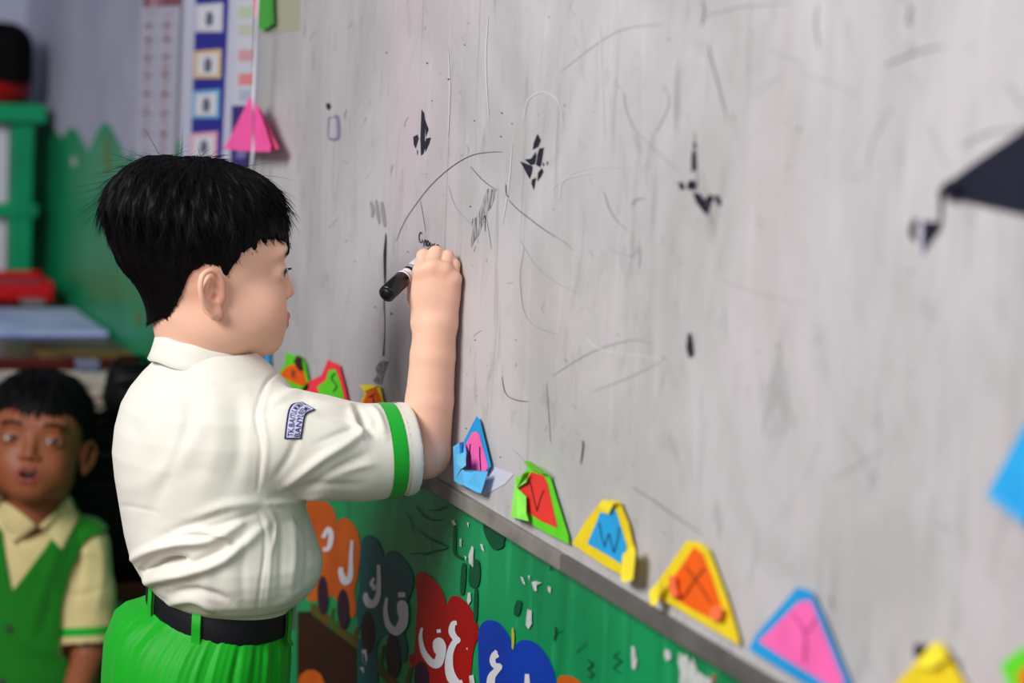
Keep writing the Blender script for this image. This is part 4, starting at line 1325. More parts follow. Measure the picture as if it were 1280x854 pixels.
bf.ell(cxy(700), (.070, .066, .11), .02)
bf.ell(cxy(570), (.078, .070, .10), .02)
bf.ell(cxy(812, 268), (.066, .064, .060), .02)
nb = ho + np.array([0, .006, -.14]) @ hb
bf.cap(nb + np.array([0, 0, -.03]), nb, .05, .044, .02)
for s in (-1, 1):
    shp = cxy(530) + trt * s * .070
    bf.cap(cxy(520), shp, .035, .028, .01)
legs(bf, cxy(830, 262), 0, tf, trt)
lsh = cxy(535) - trt * .095
lel = cxy(690, 262) - trt * .115 + tf * .035
lwr = cxy(790, 262) - trt * .085 + tf * .050
bf.chain([lsh, lel, lwr], [.034, .026, .019], .010)
relaxed_hand(bf, lwr, np.array([0, 0, -1.0]) + tf * .15, trt, tf, .92)
bV, bQ = bf.mesh()
lab_h = len(hV)
V_all, Q_all = join([(head_xf(hV), hQ), (boy.W(aV), aQ), (boy.W(bV), bQ)])
body = np_mesh('body', V_all, Q_all, M_skin, B)


def face_tints(V, n_total, open_mouth=False):
    lip = np.zeros(n_total)
    warm = np.zeros(n_total)
    x, y, z = V[:, 0], V[:, 1], V[:, 2]
    zc, hz = (-.0300, .0125) if open_mouth else (-.0300, .0088)
    m_ = np.clip(1.25 - np.sqrt((x / .0175) ** 2 + ((z - zc) / hz) ** 2), 0, .25) * 4 * (y > .074)
    lip[:len(V)] = np.clip(m_, 0, 1) * .85
    w = .25 * np.exp(-(((np.abs(x) - .045) / .018) ** 2 + ((z + .014) / .018) ** 2)) * (y > .02)
    w += .45 * np.exp(-(((np.abs(x) - .076) / .008) ** 2 + ((y + .003) / .018) ** 2 + (z / .03) ** 2))
    w += .25 * np.exp(-((x / .012) ** 2 + ((z - .0) / .010) ** 2)) * (y > .085)
    warm[:len(V)] = np.clip(w, 0, 1)
    return lip, warm


lp_, wm_ = face_tints(hV, len(V_all))
kn_w = boy.W(np.array(kn))
for kk in kn_w:
    wm_ += .3 * np.exp(-(np.linalg.norm(V_all - kk, axis=1) / .010) ** 2)
wm_ += .35 * np.exp(-(np.linalg.norm(V_all - boy.W(el), axis=1) / .04) ** 2)
set_attr(body, 'lip', lp_)
set_attr(body, 'warm', np.clip(wm_, 0, 1))
for s in (-1, 1):
    eye(B, (s * .0310, .0690, .0238), head_xf, gaze=(.10, 1, 0.0))

hrV, hrQ = hair_mesh(.0017, hV)
hair = np_mesh('hair', head_xf(hrV), hrQ, M_hair, B)
strands('hair_strands', hrV, hrQ, head_xf, M_hair, hair, 9000, .026, .0011, seed=3, stick=.10, zmin=-.07)['kind'] = 'stuff'
strands('flyaway_hair', hrV, hrQ, head_xf, M_hair, hair, 420, .034, .0006, seed=9, stick=.75, facefilter=lambda V, N: ((V[:, 2] > .09) & (V[:, 1] < .0)).astype(float) + .12)['kind'] = 'stuff'


def nearest_on(V, xz, ymin=.03):
    """front-of-face surface point above (x,z)"""
    m_ = V[:, 1] > ymin
    W_ = V[m_]
    out = []
    for x, z in xz:
        d = (W_[:, 0] - x) ** 2 + (W_[:, 2] - z) ** 2
        c = np.argsort(d)[:12]
        out.append(W_[c[np.argmax(W_[c][:, 1])]])
    return out


def brows(parent, hV, xf, seed, lift=0.0):
    rg = np.random.default_rng(seed)
    for s in (-1, 1):
        vs, fs = [], []
        base_pts = nearest_on(hV, [(s * (.016 + .030 * t), .0465 + lift + .004 * math.sin(math.pi * (t * .9 + .1)) - .003 * t) for t in np.linspace(0, 1, 40)])
        for p in base_pts:
            for _ in range(5):
                q = p + np.array([rg.uniform(-.001, .001), .0004, rg.uniform(-.0020, .0020)])
                d = np.array([s * .0055, .0003, .0016 + rg.uniform(-.001, .001)])
                b = len(vs)
                vs += [q + (0, 0, .0004), q - (0, 0, .0004), q + (0, .0005, 0), q + d]
                fs += [(b, b + 1, b + 3), (b + 1, b + 2, b + 3), (b + 2, b, b + 3)]
        V = xf(np.array(vs))
        mesh('eyebrow', V, fs, M_hair, parent)
        # lashes
        vs, fs = [], []
        for t in np.linspace(0, 1, 26):
            an = math.pi * (1 - t)
            px_, pz_ = s * .030 + .0118 * math.cos(an), .0238 + .0040 * math.sin(an)
            q = np.array([px_, .0836 - .0035 * abs(math.cos(an)) ** 2 + (-.003 if s * math.cos(an) > .6 else 0), pz_])
            d = np.array([.0012 * math.cos(an), .0048, .0014])
            b = len(vs)
            vs += [q + (.0003, 0, 0), q - (.0003, 0, 0), q + (0, 0, .0005), q + d]
            fs += [(b, b + 1, b + 3), (b + 1, b + 2, b + 3), (b + 2, b, b + 3)]
        mesh('eyelashes', xf(np.array(vs)), fs, M_hair, parent)


brows(B, hV, head_xf, 4)

# ---- shirt
tab = [(436, 204, 322), (446, 196, 332), (458, 188, 345), (470, 176, 358), (490, 160, 374), (510, 149, 384), (540, 141, 388), (570, 138, 386), (600, 141, 384), (630, 146, 385), (660, 151, 396), (690, 156, 405),
       (706, 159, 405), (720, 164, 402), (733, 171, 396), (744, 182, 386), (751, 192, 374), (762, 198, 364)]
zz, cc_, SS = [], [], []
for py, l_, r_ in tab:
    pl, pr = L(l_, py), L(r_, py)
    zz.append((pl[2] + pr[2]) / 2)
    cc_.append((pl[0] + pr[0]) / 2)
    SS.append((pr[0] - pl[0]) / 2)
zz, cc_, SS = map(np.array, (zz[::-1], cc_[::-1], SS[::-1]))
sf = Field((-.19, -.20, .57), (.28, .20, 1.05), .0021)


def sag(dr):
    return .20 * np.clip(-dr, 0, .12) ** 2 / .08 + .05 * np.clip(dr, 0, .12) ** 2 / .08


def torso_fn(x, y, z, inset=0.0):
    z = z - sag(x - .004) * 1.0 * np.clip((.72 - z) / .05, 0, 1)
    c = np.interp(z, zz, cc_)
    S = np.interp(z, zz, SS) - inset
    d_, w_ = .95 * S, 1.09 * S
    X, Y = x - c, y
    a_ = X * tf[0] + Y * tf[1]
    b_ = X * trt[0] + Y * trt[1]
    k0 = np.sqrt((a_ / d_) ** 2 + (b_ / w_) ** 2)
    k1 = np.sqrt((a_ / d_ ** 2) ** 2 + (b_ / w_ ** 2) ** 2) + 1e-6
    d = k0 * (k0 - 1) / k1
    return np.maximum(d, np.maximum(z - zz[-1], zz[0] - z))


sf.fn(torso_fn)
cuffc = L(512, 561, -.008)
axd = (cuffc - sh) / np.linalg.norm(cuffc - sh)
sf.chain([L(352, 548, -.055), L(400, 560, -.045), L(450, 566, -.03), L(490, 563, -.018), L(540, 558, .00)], [.054, .0525, .0485, .0465, .0465], .016)
lc = [lsh, lsh + (lel - lsh) * .5, lsh + (lel - lsh) * .95]
sf.chain(lc, [.048, .046, .044], .02)
# cuff cut, hollow sleeve and hollow collar opening
cn = axd + np.array([0, 0, .16])
cn /= np.linalg.norm(cn)
sf.fn(lambda x, y, z: -((x - cuffc[0]) * cn[0] + (y - cuffc[1]) * cn[1] + (z - cuffc[2]) * cn[2]), 0, 'sub')
sf.cap(cuffc - axd * .035, cuffc + axd * .06, .0425, .0432, .002, 'sub')
lcn = (lel - lsh) / np.linalg.norm(lel - lsh)
le_ = lsh + (lel - lsh) * .86
s_, x_, y_, z_ = sf.block(le_ - .07, le_ + .09, 0)
s_, x_, y_, z_ = sf.block((lel - .07), (lel + .07), 0)
sf.put(s_, np.maximum(-((x_ - le_[0]) * lcn[0] + (y_ - le_[1]) * lcn[1] + (z_ - le_[2]) * lcn[2]), np.sqrt((x_ - lel[0]) ** 2 + (y_ - lel[1]) ** 2 + (z_ - lel[2]) ** 2) - .062) * 1.0, 0, 'sub') if False else None
sV, sQ = sf.mesh()
sV = relax(sV, sQ, 2, .5)
sVw = boy.W(sV)
sN = normals(sVw, sQ)
folds = [
    # big pinch above the belt at the back
    ([(176, 716), (200, 703), (232, 700)], 5.5, -.020), ([(150, 708), (185, 690), (222, 680), (262, 676), (300, 655)], 6, .0085), ([(160, 735), (195, 724), (235, 716), (280, 700), (333, 655)], 7, .0085),
    ([(225, 712), (262, 696), (300, 672)], 5, -.0045), ([(215, 667), (248, 664), (282, 672), (284, 686)], 3.5, .0040), ([(200, 672), (240, 656), (285, 640)], 6, -.0035),
    ([(205, 757), (240, 750), (272, 765)], 5, .0040), ([(212, 742), (250, 738), (290, 752)], 5, -.0035), ([(170, 745), (190, 755), (215, 765)], 5, .003),
    ([(240, 650), (285, 632), (330, 628)], 7, .0035), ([(250, 662), (295, 650), (325, 640)], 4, -.002),
    # soft diagonals of the back
    ([(300, 640), (285, 690), (290, 750)], 10.8, 0.0017), ([(306, 660), (303, 710), (305, 760)], 5.4, -0.0012), ([(262, 705), (258, 735), (262, 765)], 8.100000000000001, 0.0014),
    ([(158, 520), (178, 560), (165, 610), (160, 650)], 10.8, -0.0017), ([(150, 610), (190, 600), (235, 560), (268, 510)], 12.15, 0.0017), ([(245, 470), (235, 530), (210, 590), (180, 660)], 9.450000000000001, -0.0021), ([(205, 475), (195, 530), (172, 590), (155, 640)], 10.8, 0.0016),
    ([(222, 480), (224, 540), (200, 600)], 6.75, 0.0014), ([(265, 480), (272, 550), (250, 625)], 12.15, 0.0017), ([(292, 490), (300, 560), (280, 620)], 9.450000000000001, -0.0015), ([(310, 480), (312, 540), (306, 610)], 8.100000000000001, 0.0012), ([(215, 600), (250, 590), (290, 600)], 10.8, -0.0012),
    ([(136, 632), (165, 634), (200, 642)], 2.9700000000000006, -0.0009), ([(250, 474), (285, 480), (320, 476)], 5.4, -0.0012),
    # right-hand panel in front of the side seam
    ([(322, 636), (331, 680), (325, 735), (320, 772)], 2, -0.0015), ([(330, 640), (338, 690), (332, 770)], 3, 0.0012), ([(345, 640), (352, 680), (350, 745)], 5, -0.0019), ([(362, 636), (368, 690), (362, 750)], 5, 0.0023), ([(380, 650), (384, 700), (378, 745)], 4, -0.0015), ([(392, 650), (399, 700), (392, 745)], 5, 0.0016),
    ([(340, 760), (365, 745), (395, 720)], 5, 0.0019), ([(336, 632), (360, 650), (388, 690)], 5, 0.0016),
    # armhole and sleeve
    ([(322, 612), (326, 560), (320, 520), (332, 480), (352, 462)], 2.2, -.0030), ([(329, 604), (334, 555), (328, 515), (340, 482)], 3.5, .0020),
    ([(352, 612), (400, 575), (440, 550), (462, 528)], 6, .0052), ([(370, 618), (425, 586), (462, 566)], 6, -.0032), ([(446, 510), (453, 526), (466, 545)], 4.5, -.0100), ([(460, 508), (472, 520), (482, 545)], 5, .0050), ([(436, 508), (445, 530), (455, 552)], 5, .0040),
    ([(395, 517), (425, 522), (450, 532)], 5, -.0038), ([(385, 500), (410, 506), (440, 508)], 5, .0028), ([(342, 500), (368, 490), (395, 492)], 4.5, .0030), ([(340, 510), (360, 502), (384, 505)], 4, -.0022), ([(340, 622), (390, 608), (450, 606)], 5, -.0022), ([(330, 630), (370, 627), (410, 620)], 4, .0030),
    ([(342, 600), (362, 570), (372, 545)], 5, -.0022), ([(400, 600), (440, 585), (470, 580)], 5, .0022), ([(395, 555), (425, 542), (445, 535)], 4, -.0020), ([(333, 635), (345, 655), (340, 690)], 3, .0025)]
sVw = fold_displace(sVw, sN, folds)
# hollow neck: drop faces inside the collar
rel = (sVw - boy.o) @ boy.M.T
nc = L(263, 448, 0.0)
cen = rel[sQ].mean(1)
keep = ~((cen[:, 2] > nc[2] + .002) & (np.hypot(cen[:, 0] - nc[0], cen[:, 1] - nc[1]) < .050))
shirt = np_mesh('shirt', sVw, sQ[keep], M_shirt, B)
sNn = normals(sVw, sQ)


def sleeve_band(name, c0, d, s0, s1, mat_, off=.0007, rmax=.075, V=sVw, Q=sQ, N=sNn, O=boy, parent=B):
    rel_ = (V - O.o) @ O.M.T
    t = (rel_ - c0) @ d
    rad = np.linalg.norm(rel_ - c0 - t[:, None] * d, axis=1)
    tq = t[Q]
    m_ = (tq.max(1) > s0) & (tq.min(1) < s1) & (rad[Q].max(1) < rmax)
    v2, q2, u = submesh(V, Q, m_)
    # trim the edge vertices exactly onto the band limits
    t2 = t[u]
    v2 = v2 + (np.clip(t2, s0, s1) - t2)[:, None] * (d @ O.M)
    return np_mesh(name, v2 + N[u] * off, q2, mat_, parent)


sleeve_band('sleeve_band', cuffc, cn, -.0335, -.0165, M_gr)
sleeve_band('sleeve_band', le_, lcn, -.012, .006, M_gr, rmax=.06)
# hem ridge of the cuff
sleeve_band('sleeve_hem', cuffc, cn, -.0130, -.0002, M_shirt, off=.0010)

# ---- collar
an = np.linspace(0, 2 * math.pi, 97)[:-1]


def collar_ring(cpos, ra, rb, tilt, fwd, rt, dz=0.0, open_ang=0.0):
    pts = []
    for t in an:
        fcoef, rcoef = math.cos(t), math.sin(t)
        p = cpos + fwd * fcoef * ra + rt * rcoef * rb + np.array([0, 0, dz + tilt * fcoef])
        pts.append(p)
    return np.array(pts)


c0 = L(258, 452, 0)
rings = [(0.0485, .0475, -.012, -.010), (.0490, .048, .006, -.012), (.0500, .049, .0125, -.0135), (.0520, .051, .0155, -.0140), (.0545, .0530, .0140, -.0140), (.0565, .055, .004, -.0150), (.0590, .0580, -.006, -.016), (.0620, .0610, -.0150, -.018), (.0612, .0602, -.0160, -.018), (.0570, .056, -.004, -.015)]
rr = []
for ra, rb, dz, tl in rings:
    ring = collar_ring(c0, ra * 1.02, rb * 1.03, tl, tf, trt, dz)
    # the two collar points spread at the front
    fc = np.cos(an)
    ring[:, 2] -= np.clip((fc - .55) / .45, 0, 1) * (.018 if dz < .0 else .010)
    ring += tf * (np.clip((fc - .6) / .4, 0, 1) * .006)[:, None]
    ring[:, 2] += .0006 * np.sin(an * 9)
    rr.append(ring)
collar = loft_ring('collar', rr, M_shirt, B, boy.W)
stch = [r_ for r_ in (rr[6] * .3 + rr[7] * .7,)]

# ---- belt, loops, shorts
bz = [L(265, 768, -.078)[2], L(265, 806, -.078)[2]]
bc = L(273, 785, 0)


def ring_at(c, S, z_fn, n=128, wav=None):
    pts = []
    for t in np.linspace(0, 2 * math.pi, n + 1)[:-1]:
        k = 1 + (wav(t) if wav else 0)
        p = np.array([c[0], c[1], 0]) + tf * math.cos(t) * S * .95 * k + trt * math.sin(t) * S * 1.07 * k
        p[2] = z_fn(t, p)
        pts.append(p)
    return np.array(pts)


tiltz = lambda z: (lambda t, p: z - (p[0] - bc[0]) * .03 + sag(p[0] - bc[0]))
belt_rings = [ring_at(bc, s, tiltz(z)) for s, z in ((.0770, bz[0]), (.0812, bz[0] + .0005), (.0822, bz[0] - .003), (.0822, bz[1] + .003), (.0812, bz[1]), (.0770, bz[1]))]
belt = loft_ring('belt', belt_rings, M_belt, B, boy.W)
buck = bc + tf * .0815
obox('buckle', boy.W(np.array([buck[0], buck[1], (bz[0] + bz[1]) / 2 - .004])), (.006, .042, .040), math.atan2((boy.W(tf) - boy.W((0, 0, 0)))[1], (boy.W(tf) - boy.W((0, 0, 0)))[0]), mat('steel_buckle', srgb(170, 170, 176), .25, .5), B, .001)
sz = [bz[0] - .004, bz[1] + .012, bz[1] + .002, bz[1] - .012, bz[1] - .03, bz[1] - .06, bz[1] - .10, bz[1] - .18, bz[1] - .26, bz[1] - .262, bz[1] - .20]
sS = [.0770, .0790, .0835, .0915, .0985, .1040, .1060, .1060, .1020, .0990, .0980]
sh_rings = []
rg0 = np.random.default_rng(8)
ph = rg0.uniform(0, 6.28, 6)
for i, (z, s) in enumerate(zip(sz, sS)):
    amp = (0, .001, .006, .020, .018, .014, .013, .013, .013, .013, .01)[i]
    wav = lambda t, a=amp: a * (math.sin(31 * t + ph[0] + 2.2 * math.sin(3 * t + 1) + i * .12) * (.45 + .35 * math.sin(7 * t)) + math.sin(17 * t + ph[1] + 1.5 * math.sin(4 * t) - i * .1) * .8 + (.45 * math.sin(61 * t + ph[2] + 2 * math.sin(6 * t)) if i < 5 else 0))
    cs = np.array([bc[0] - .022 * min(1, max(0, (i - 1)) / 4), bc[1], 0])
    sh_rings.append(ring_at(cs, s, tiltz(z), 256, wav))
shorts = loft_ring('shorts', sh_rings, M_gr2, B, boy.W)
top_cap = None
for px_ in (190, 247, 361):
    p_ = None
    for t in np.linspace(0, 2 * math.pi, 400):
        q = np.array([bc[0], bc[1], 0]) + tf * math.cos(t) * .0835 * .95 + trt * math.sin(t) * .0835 * 1.07
        q[2] = bz[0] - (q[0] - bc[0]) * .03 + sag(q[0] - bc[0])
        pxx = project(boy.W(q)[None])[0][0]
        front = (q[1] < bc[1] + .03)
        if front and (p_ is None or abs(pxx - px_) < p_[0]):
            p_ = (abs(pxx - px_), q, t)
    q = p_[1]
    out = tf * math.cos(p_[2]) + trt * math.sin(p_[2])
    side = np.array([-out[1], out[0], 0])
    vs, fs = [], []
    prof = [(.004, .000), (.0035, .0022), (-.018, .0030), (-.036, .0022), (-.043, .0055), (-.043, .002), (-.036, -.001), (-.018, 0), (.000, -.001)]
    for dz, do in prof:
        for sd in (-.0048, .0048):
            vs.append(boy.W(q + side * sd + out * do + np.array([0, 0, dz])))
    for i in range(len(prof) - 1):
        fs.append((2 * i, 2 * i + 1, 2 * i + 3, 2 * i + 2))
    mesh('belt_loop', vs, fs, M_gr2, B, True)

# ---- name patch sewn on the sleeve
bvh = BVHTree.FromPolygons([Vector(v) for v in sVw], [tuple(map(int, q)) for q in sQ])


def on_cloth(px, py, off, bv=None):
    d = Vector(ray(px, py)).normalized()
    hit, n, i, dist = (bv or bvh).ray_cast(Vector(CAM), d)
    if hit is None:
        return None
    if n.dot(d) > 0:
        n = -n
    return hit + n * off


Z5 = lambda p: zx(330, 480, 9.49, p)
pl_left = np.array(smooth_line(Z5([(240, 655), (252, 530), (275, 370), (300, 285), (350, 240), (455, 220)]), 6))
pl_right = np.array(smooth_line(Z5([(445, 655), (462, 540), (480, 430), (500, 375), (540, 345), (612, 312)]), 6))


def strip_pt(u, v):
    """u along the strip (0 bottom .. 1 top), v across"""
    def along(P):
        f_ = u * (len(P) - 1)
        i = min(int(f_), len(P) - 2)
        return P[i] * (1 - (f_ - i)) + P[i + 1] * (f_ - i)
    return along(pl_left) * (1 - v) + along(pl_right) * v


def strip_mesh(name, u0, u1, v0, v1, off, mat_, parent):
    vs, fs = [], []
    nu, nv = 40, 12
    for i in range(nu + 1):
        for j in range(nv + 1):
            p = strip_pt(u0 + (u1 - u0) * i / nu, v0 + (v1 - v0) * j / nv)
            vs.append(on_cloth(p[0], p[1], off))
    for i in range(nu):
        for j in range(nv):
            a_ = i * (nv + 1) + j
            if all(vs[k] is not None for k in (a_, a_ + 1, a_ + nv + 2, a_ + nv + 1)):
                fs.append((a_, a_ + 1, a_ + nv + 2, a_ + nv + 1))
    last = next(v for v in vs if v is not None)
    for k in range(len(vs)):
        if vs[k] is None:
            vs[k] = last
    return mesh(name, vs, fs, mat_, parent, True)


patch = strip_mesh('name_patch', 0, 1, 0, 1, .0012, mat('navy_patch_edge', srgb(34, 36, 76), .8), B)
strip_mesh('patch_field', .04, .955, .10, .90, .0016, mat('lilac_patch_cloth', srgb(206, 208, 244), .8), patch)


def warped_text(text, u0, u1, v0, v1, mat_, parent):
    cu = bpy.data.curves.new('tmp_text', 'FONT')
    cu.body = text
    cu.size = 1
    cu.resolution_u = 3
    cu.offset = .006
    to = bpy.data.objects.new('tmp_text', cu)
    COL.objects.link(to)
    dg = bpy.context.evaluated_depsgraph_get()
    me = bpy.data.meshes.new_from_object(to.evaluated_get(dg))
    bpy.data.objects.remove(to)
    bpy.data.curves.remove(cu)
    bm = bmesh.new()
    bm.from_mesh(me)
    bmesh.ops.remove_doubles(bm, verts=bm.verts, dist=1e-5)
    xs = [v.co.x for v in bm.verts]
    ys = [v.co.y for v in bm.verts]
    x0, x1, y0, y1 = min(xs), max(xs), min(ys), max(ys)
    bad = []
    for v in bm.verts:
        u = u0 + (v.co.x - x0) / (x1 - x0) * (u1 - u0)
        w = v1 + (v.co.y - y0) / (y1 - y0) * (v0 - v1)
        p = strip_pt(u, w)
        q = on_cloth(p[0], p[1], .0021)
        if q is None:
            bad.append(v)
        else:
            v.co = q
    bmesh.ops.delete(bm, geom=bad, context='VERTS')
    me2 = bpy.data.meshes.new('patch_lettering')
    bm.to_mesh(me2)
    bm.free()
    me2.materials.append(mat_)
    o = bpy.data.objects.new('patch_lettering', me2)
    COL.objects.link(o)
    o.parent = parent
    return o


M_navyt = mat('navy_thread', srgb(30, 30, 70), .8)
warped_text('TK.BAITUL MUMIN', .07, .93, .16, .46, M_navyt, patch)
warped_text('BANYURESMI', .06, .90, .54, .87, M_navyt, patch)

# ------------------------------------------------------------------ marker in his hand
mk_tip = on_wall(548, 306, -.0012)
mk_end = at_depth(483, 368, 2.572)
dm = mk_tip - mk_end
Lm = np.linalg.norm(dm)
dm = dm / Lm
mk = thing('marker_pen', 'black-capped whiteboard marker held in the standing boy\'s right hand', 'marker', tuple(mk_end))
P_ = lambda s: mk_end + dm * s
M_cap = mat('black_plastic_cap', srgb(20, 18, 20), .22, .5)
tube('barrel', [P_(.039), P_(Lm - .030)], .0074, mat('white_plastic_barrel', srgb(214, 210, 216), .3, .5), mk, 32)
tube('cap', [P_(0.0), P_(.0006), P_(.035), P_(.0365)], [.0078, .0092, .0092, .0086], M_cap, mk, 32)
tube('collar_ring', [P_(.0355), P_(.0400)], .0088, mat('white_ring_plastic', srgb(232, 228, 232), .3), mk, 32)
for a_, b_ in ((.0470, .0520), (.0532, .0542), (.0554, .0564)):
    tube('printed_band', [P_(a_), P_(b_)], .00760, M_cap, mk, 32, False)
tube('painted_recess', [P_(-.0002), P_(.001)], [.0062, .0062], mat('recess_shade_black', srgb(6, 6, 8), .5), mk, 24)  # flat disc on the cap end; the hollow's shade is put into its colour
tube('neck', [P_(Lm - .030), P_(Lm - .018), P_(Lm - .010)], [.0072, .0050, .0040], M_cap, mk, 24)
tube('felt_tip', [P_(Lm - .010), P_(Lm - .001)], [.0024, .0012], M_ink, mk, 16)

# ================================================================== SEATED BOY
seat = Frame(45, 560, 3.72)
S_ = seat.L
sp0 = seat.W(S_(45, 568, 0) * np.array([1, 1, 0]))
K2 = thing('person', 'boy in green vest sitting low at the left edge, looking up with parted lips', 'person', tuple(sp0))
M_skin2 = skin_material('brown_skin', srgb(146, 84, 54), srgb(134, 64, 56), srgb(152, 80, 54))
hb2 = basis(math.radians(-86), math.radians(11), math.radians(3))
ho2 = S_(46, 570, 0.0)
head2_xf = lambda V: seat.W(ho2 + np.asarray(V) @ hb2)
h2V, h2Q, _ = head_mesh(.0016, open_mouth=True, neck_to=(0, -.030, -.135), neck_r=.038, slim=.005)
tf2 = np.array([0.05, -1, 0]) / np.linalg.norm([0.05, -1, 0])
trt2 = np.array([tf2[1], -tf2[0], 0])
g = Field((-.30, -.36, -.004), (.30, .16, .56), .004)
tc = S_(43, 700, 0.02)
uz = lambda py: S_(45, py, .02)[2]
cx = lambda z: np.array([tc[0], tc[1], z])
g.ell(cx(.14), (.085, .075, .07), .03)
g.ell(cx(.27), (.072, .060, .12), .03)
g.ell(cx(.40), (.070, .055, .08), .03)
nb2 = ho2 + np.array([0, -.030, -.135]) @ hb2
g.cap(nb2 + np.array([0, 0.0, -.05]), nb2, .045, .038, .02)
for s in (-1, 1):
    shp = cx(.455) + trt2 * s * .078
    elb = cx(.285) + trt2 * s * .092 + tf2 * .035
    wr = cx(.185) + trt2 * s * .070 + tf2 * .150
    g.cap(cx(.455), shp, .04, .034, .02)
    g.chain([shp, elb, wr], [.032, .025, .018], .008)
    relaxed_hand(g, wr, tf2 + trt2 * -s * .35 + np.array([0, 0, -.12]), np.array([0, 0, -1.0]), trt2 * -s, .95)
    hip = cx(.10) + trt2 * s * .05
    knee = cx(.115) + trt2 * s * .195 + tf2 * .17
    ank = cx(.045) - trt2 * s * .05 + tf2 * .225
    g.chain([hip, knee], [.055, .040], .02)
    g.chain([knee, (knee + ank) / 2, ank], [.038, .036, .024], .010)
    g.cap(ank, ank - trt2 * s * .07 + tf2 * .03 - np.array([0, 0, .012]), .024, .018, .008)
gV, gQ = g.mesh()
Va, Qa = join([(head2_xf(h2V), h2Q), (seat.W(gV), gQ)])
body2 = np_mesh('body', Va, Qa, M_skin2, K2)
lp_, wm_ = face_tints(h2V, len(Va), True)
set_attr(body2, 'lip', lp_)
set_attr(body2, 'warm', wm_)
for s in (-1, 1):
    eye(K2, (s * .0310, .0690, .0238), head2_xf, gaze=(-.16, 1, .06))
teeth = Field((-.02, .06, -.045), (.02, .09, -.015), .001)
for i, x_ in enumerate((-.0085, -.003, .003, .0085)):
    teeth.ell((x_, .0775 - abs(x_) * .25, -.0262), (.0029, .0022, .0034), .0002)
tV, tQ = teeth.mesh()
np_mesh('teeth', head2_xf(tV), tQ, mat('teeth_enamel', srgb(214, 208, 196), .25), K2)
mo = Field((-.02, .05, -.045), (.02, .09, -.015), .0012)
mo.ell((0, .0720, -.0300), (.0145, .0060, .0062), 0)
mV, mQ = mo.mesh()
np_mesh('mouth_interior', head2_xf(mV), mQ, mat('mouth_dark', srgb(40, 12, 12), .5), K2)
r2V, r2Q = hair_mesh(.0020, h2V, fringe=-.008, puff=.72)
hair2 = np_mesh('hair', head2_xf(r2V), r2Q, M_hair, K2)
strands('hair_strands', r2V, r2Q, head2_xf, M_hair, hair2, 4500, .026, .0014, seed=5, stick=.08, zmin=-.07)['kind'] = 'stuff'
brows(K2, h2V, head2_xf, 6)

# shirt of the seated boy
f2 = Field((-.24, -.15, .05), (.24, .17, .60), .003)
zt = np.array([.06, .12, .20, .28, .36, .42, .455, .480, .500, .52])
St = np.array([.092, .098, .096, .092, .090, .088, .082, .070, .056, .048])


def torso2(x, y, z):
    S = np.interp(z, zt, St)
    X, Y = x - tc[0], y - tc[1]
    a_ = X * tf2[0] + Y * tf2[1]
    b_ = X * trt2[0] + Y * trt2[1]
    d_, w_ = .80 * S, 1.05 * S
    k0 = np.sqrt((a_ / d_) ** 2 + (b_ / w_) ** 2)
    k1 = np.sqrt((a_ / d_ ** 2) ** 2 + (b_ / w_ ** 2) ** 2) + 1e-6
    return np.maximum(k0 * (k0 - 1) / k1, np.maximum(z - zt[-1] + .004, zt[0] - z))


f2.fn(torso2)
cuffs2 = []
for s in (-1, 1):
    a_ = cx(.448) + trt2 * s * .076
    b_ = cx(.300) + trt2 * s * .090 + tf2 * .030
    f2.chain([a_, (a_ + b_) / 2, b_], [.040, .043, .044], .012)
    d_ = (b_ - a_) / np.linalg.norm(b_ - a_)
    s_, x_, y_, z_ = f2.block(b_ - .06, b_ + .06, 0)
    ball = np.sqrt((x_ - b_[0]) ** 2 + (y_ - b_[1]) ** 2 + (z_ - b_[2]) ** 2) - .0485
    half = -((x_ - b_[0]) * d_[0] + (y_ - b_[1]) * d_[1] + (z_ - b_[2]) * d_[2])
    f2.put(s_, np.maximum(half, ball).astype(np.float32), 0, 'sub')
    f2.cap(b_ - d_ * .03, b_ + d_ * .02, .039, .040, .002, 'sub')
    cuffs2.append((b_, d_))
q2V, q2Q = f2.mesh()
q2V = relax(q2V, q2Q, 2, .5)
q2W = seat.W(q2V)
q2N = normals(q2W, q2Q)
q2W = fold_displace(q2W, q2N, [([(95, 660), (100, 700), (92, 760)], 5, -.004), ([(120, 660), (128, 710), (120, 770)], 6, .003), ([(85, 740), (100, 745), (130, 735)], 5, -.003), ([(90, 700), (110, 690), (135, 700)], 5, .003),
                              ([(30, 700), (60, 740), (50, 800)], 8, -.003), ([(75, 670), (60, 720), (40, 790)], 7, .003), ([(0, 760), (30, 800), (70, 815)], 8, .003)])
q2N = normals(q2W, q2Q)
np_mesh('shirt', q2W, q2Q, M_shirt2, K2)
for b_, d_ in cuffs2:
    sleeve_band('sleeve_band', b_, d_, -.026, -.013, M_gr, .0012, .055, q2W, q2Q, q2N, seat, K2)
# vest
relq = q2V
px2 = project(q2W)
cenq = relq[q2Q].mean(1)
pq = px2[q2Q].mean(1)
X_ = (cenq - tc) @ trt2 * -1                 # to image right
Zc = cenq[:, 2]
front = ((cenq - tc) @ tf2) > 0
vx = np.interp(Zc, [.385, .50], [-.022, .004])
vhalf = np.interp(Zc, [.385, .50, .53], [0.0, .050, .060])
inV = front & (Zc > .385) & (np.abs(X_ - vx) < vhalf)
arm_l = np.interp(Zc, [uz(812), uz(808), uz(745), uz(700), uz(665), uz(648)], [.2, .050, .050, .062, .084, .2])
mask = (~inV) & (np.abs(X_) < arm_l)
vV, vQ, vu = submesh(q2W, q2Q, mask)
vV = smooth_edge(vV + q2N[vu] * .0045, vQ)
vest = np_mesh('vest', vV, vQ, M_vest, K2)
sm = vest.modifiers.new('thickness', 'SOLIDIFY')
sm.thickness = .004
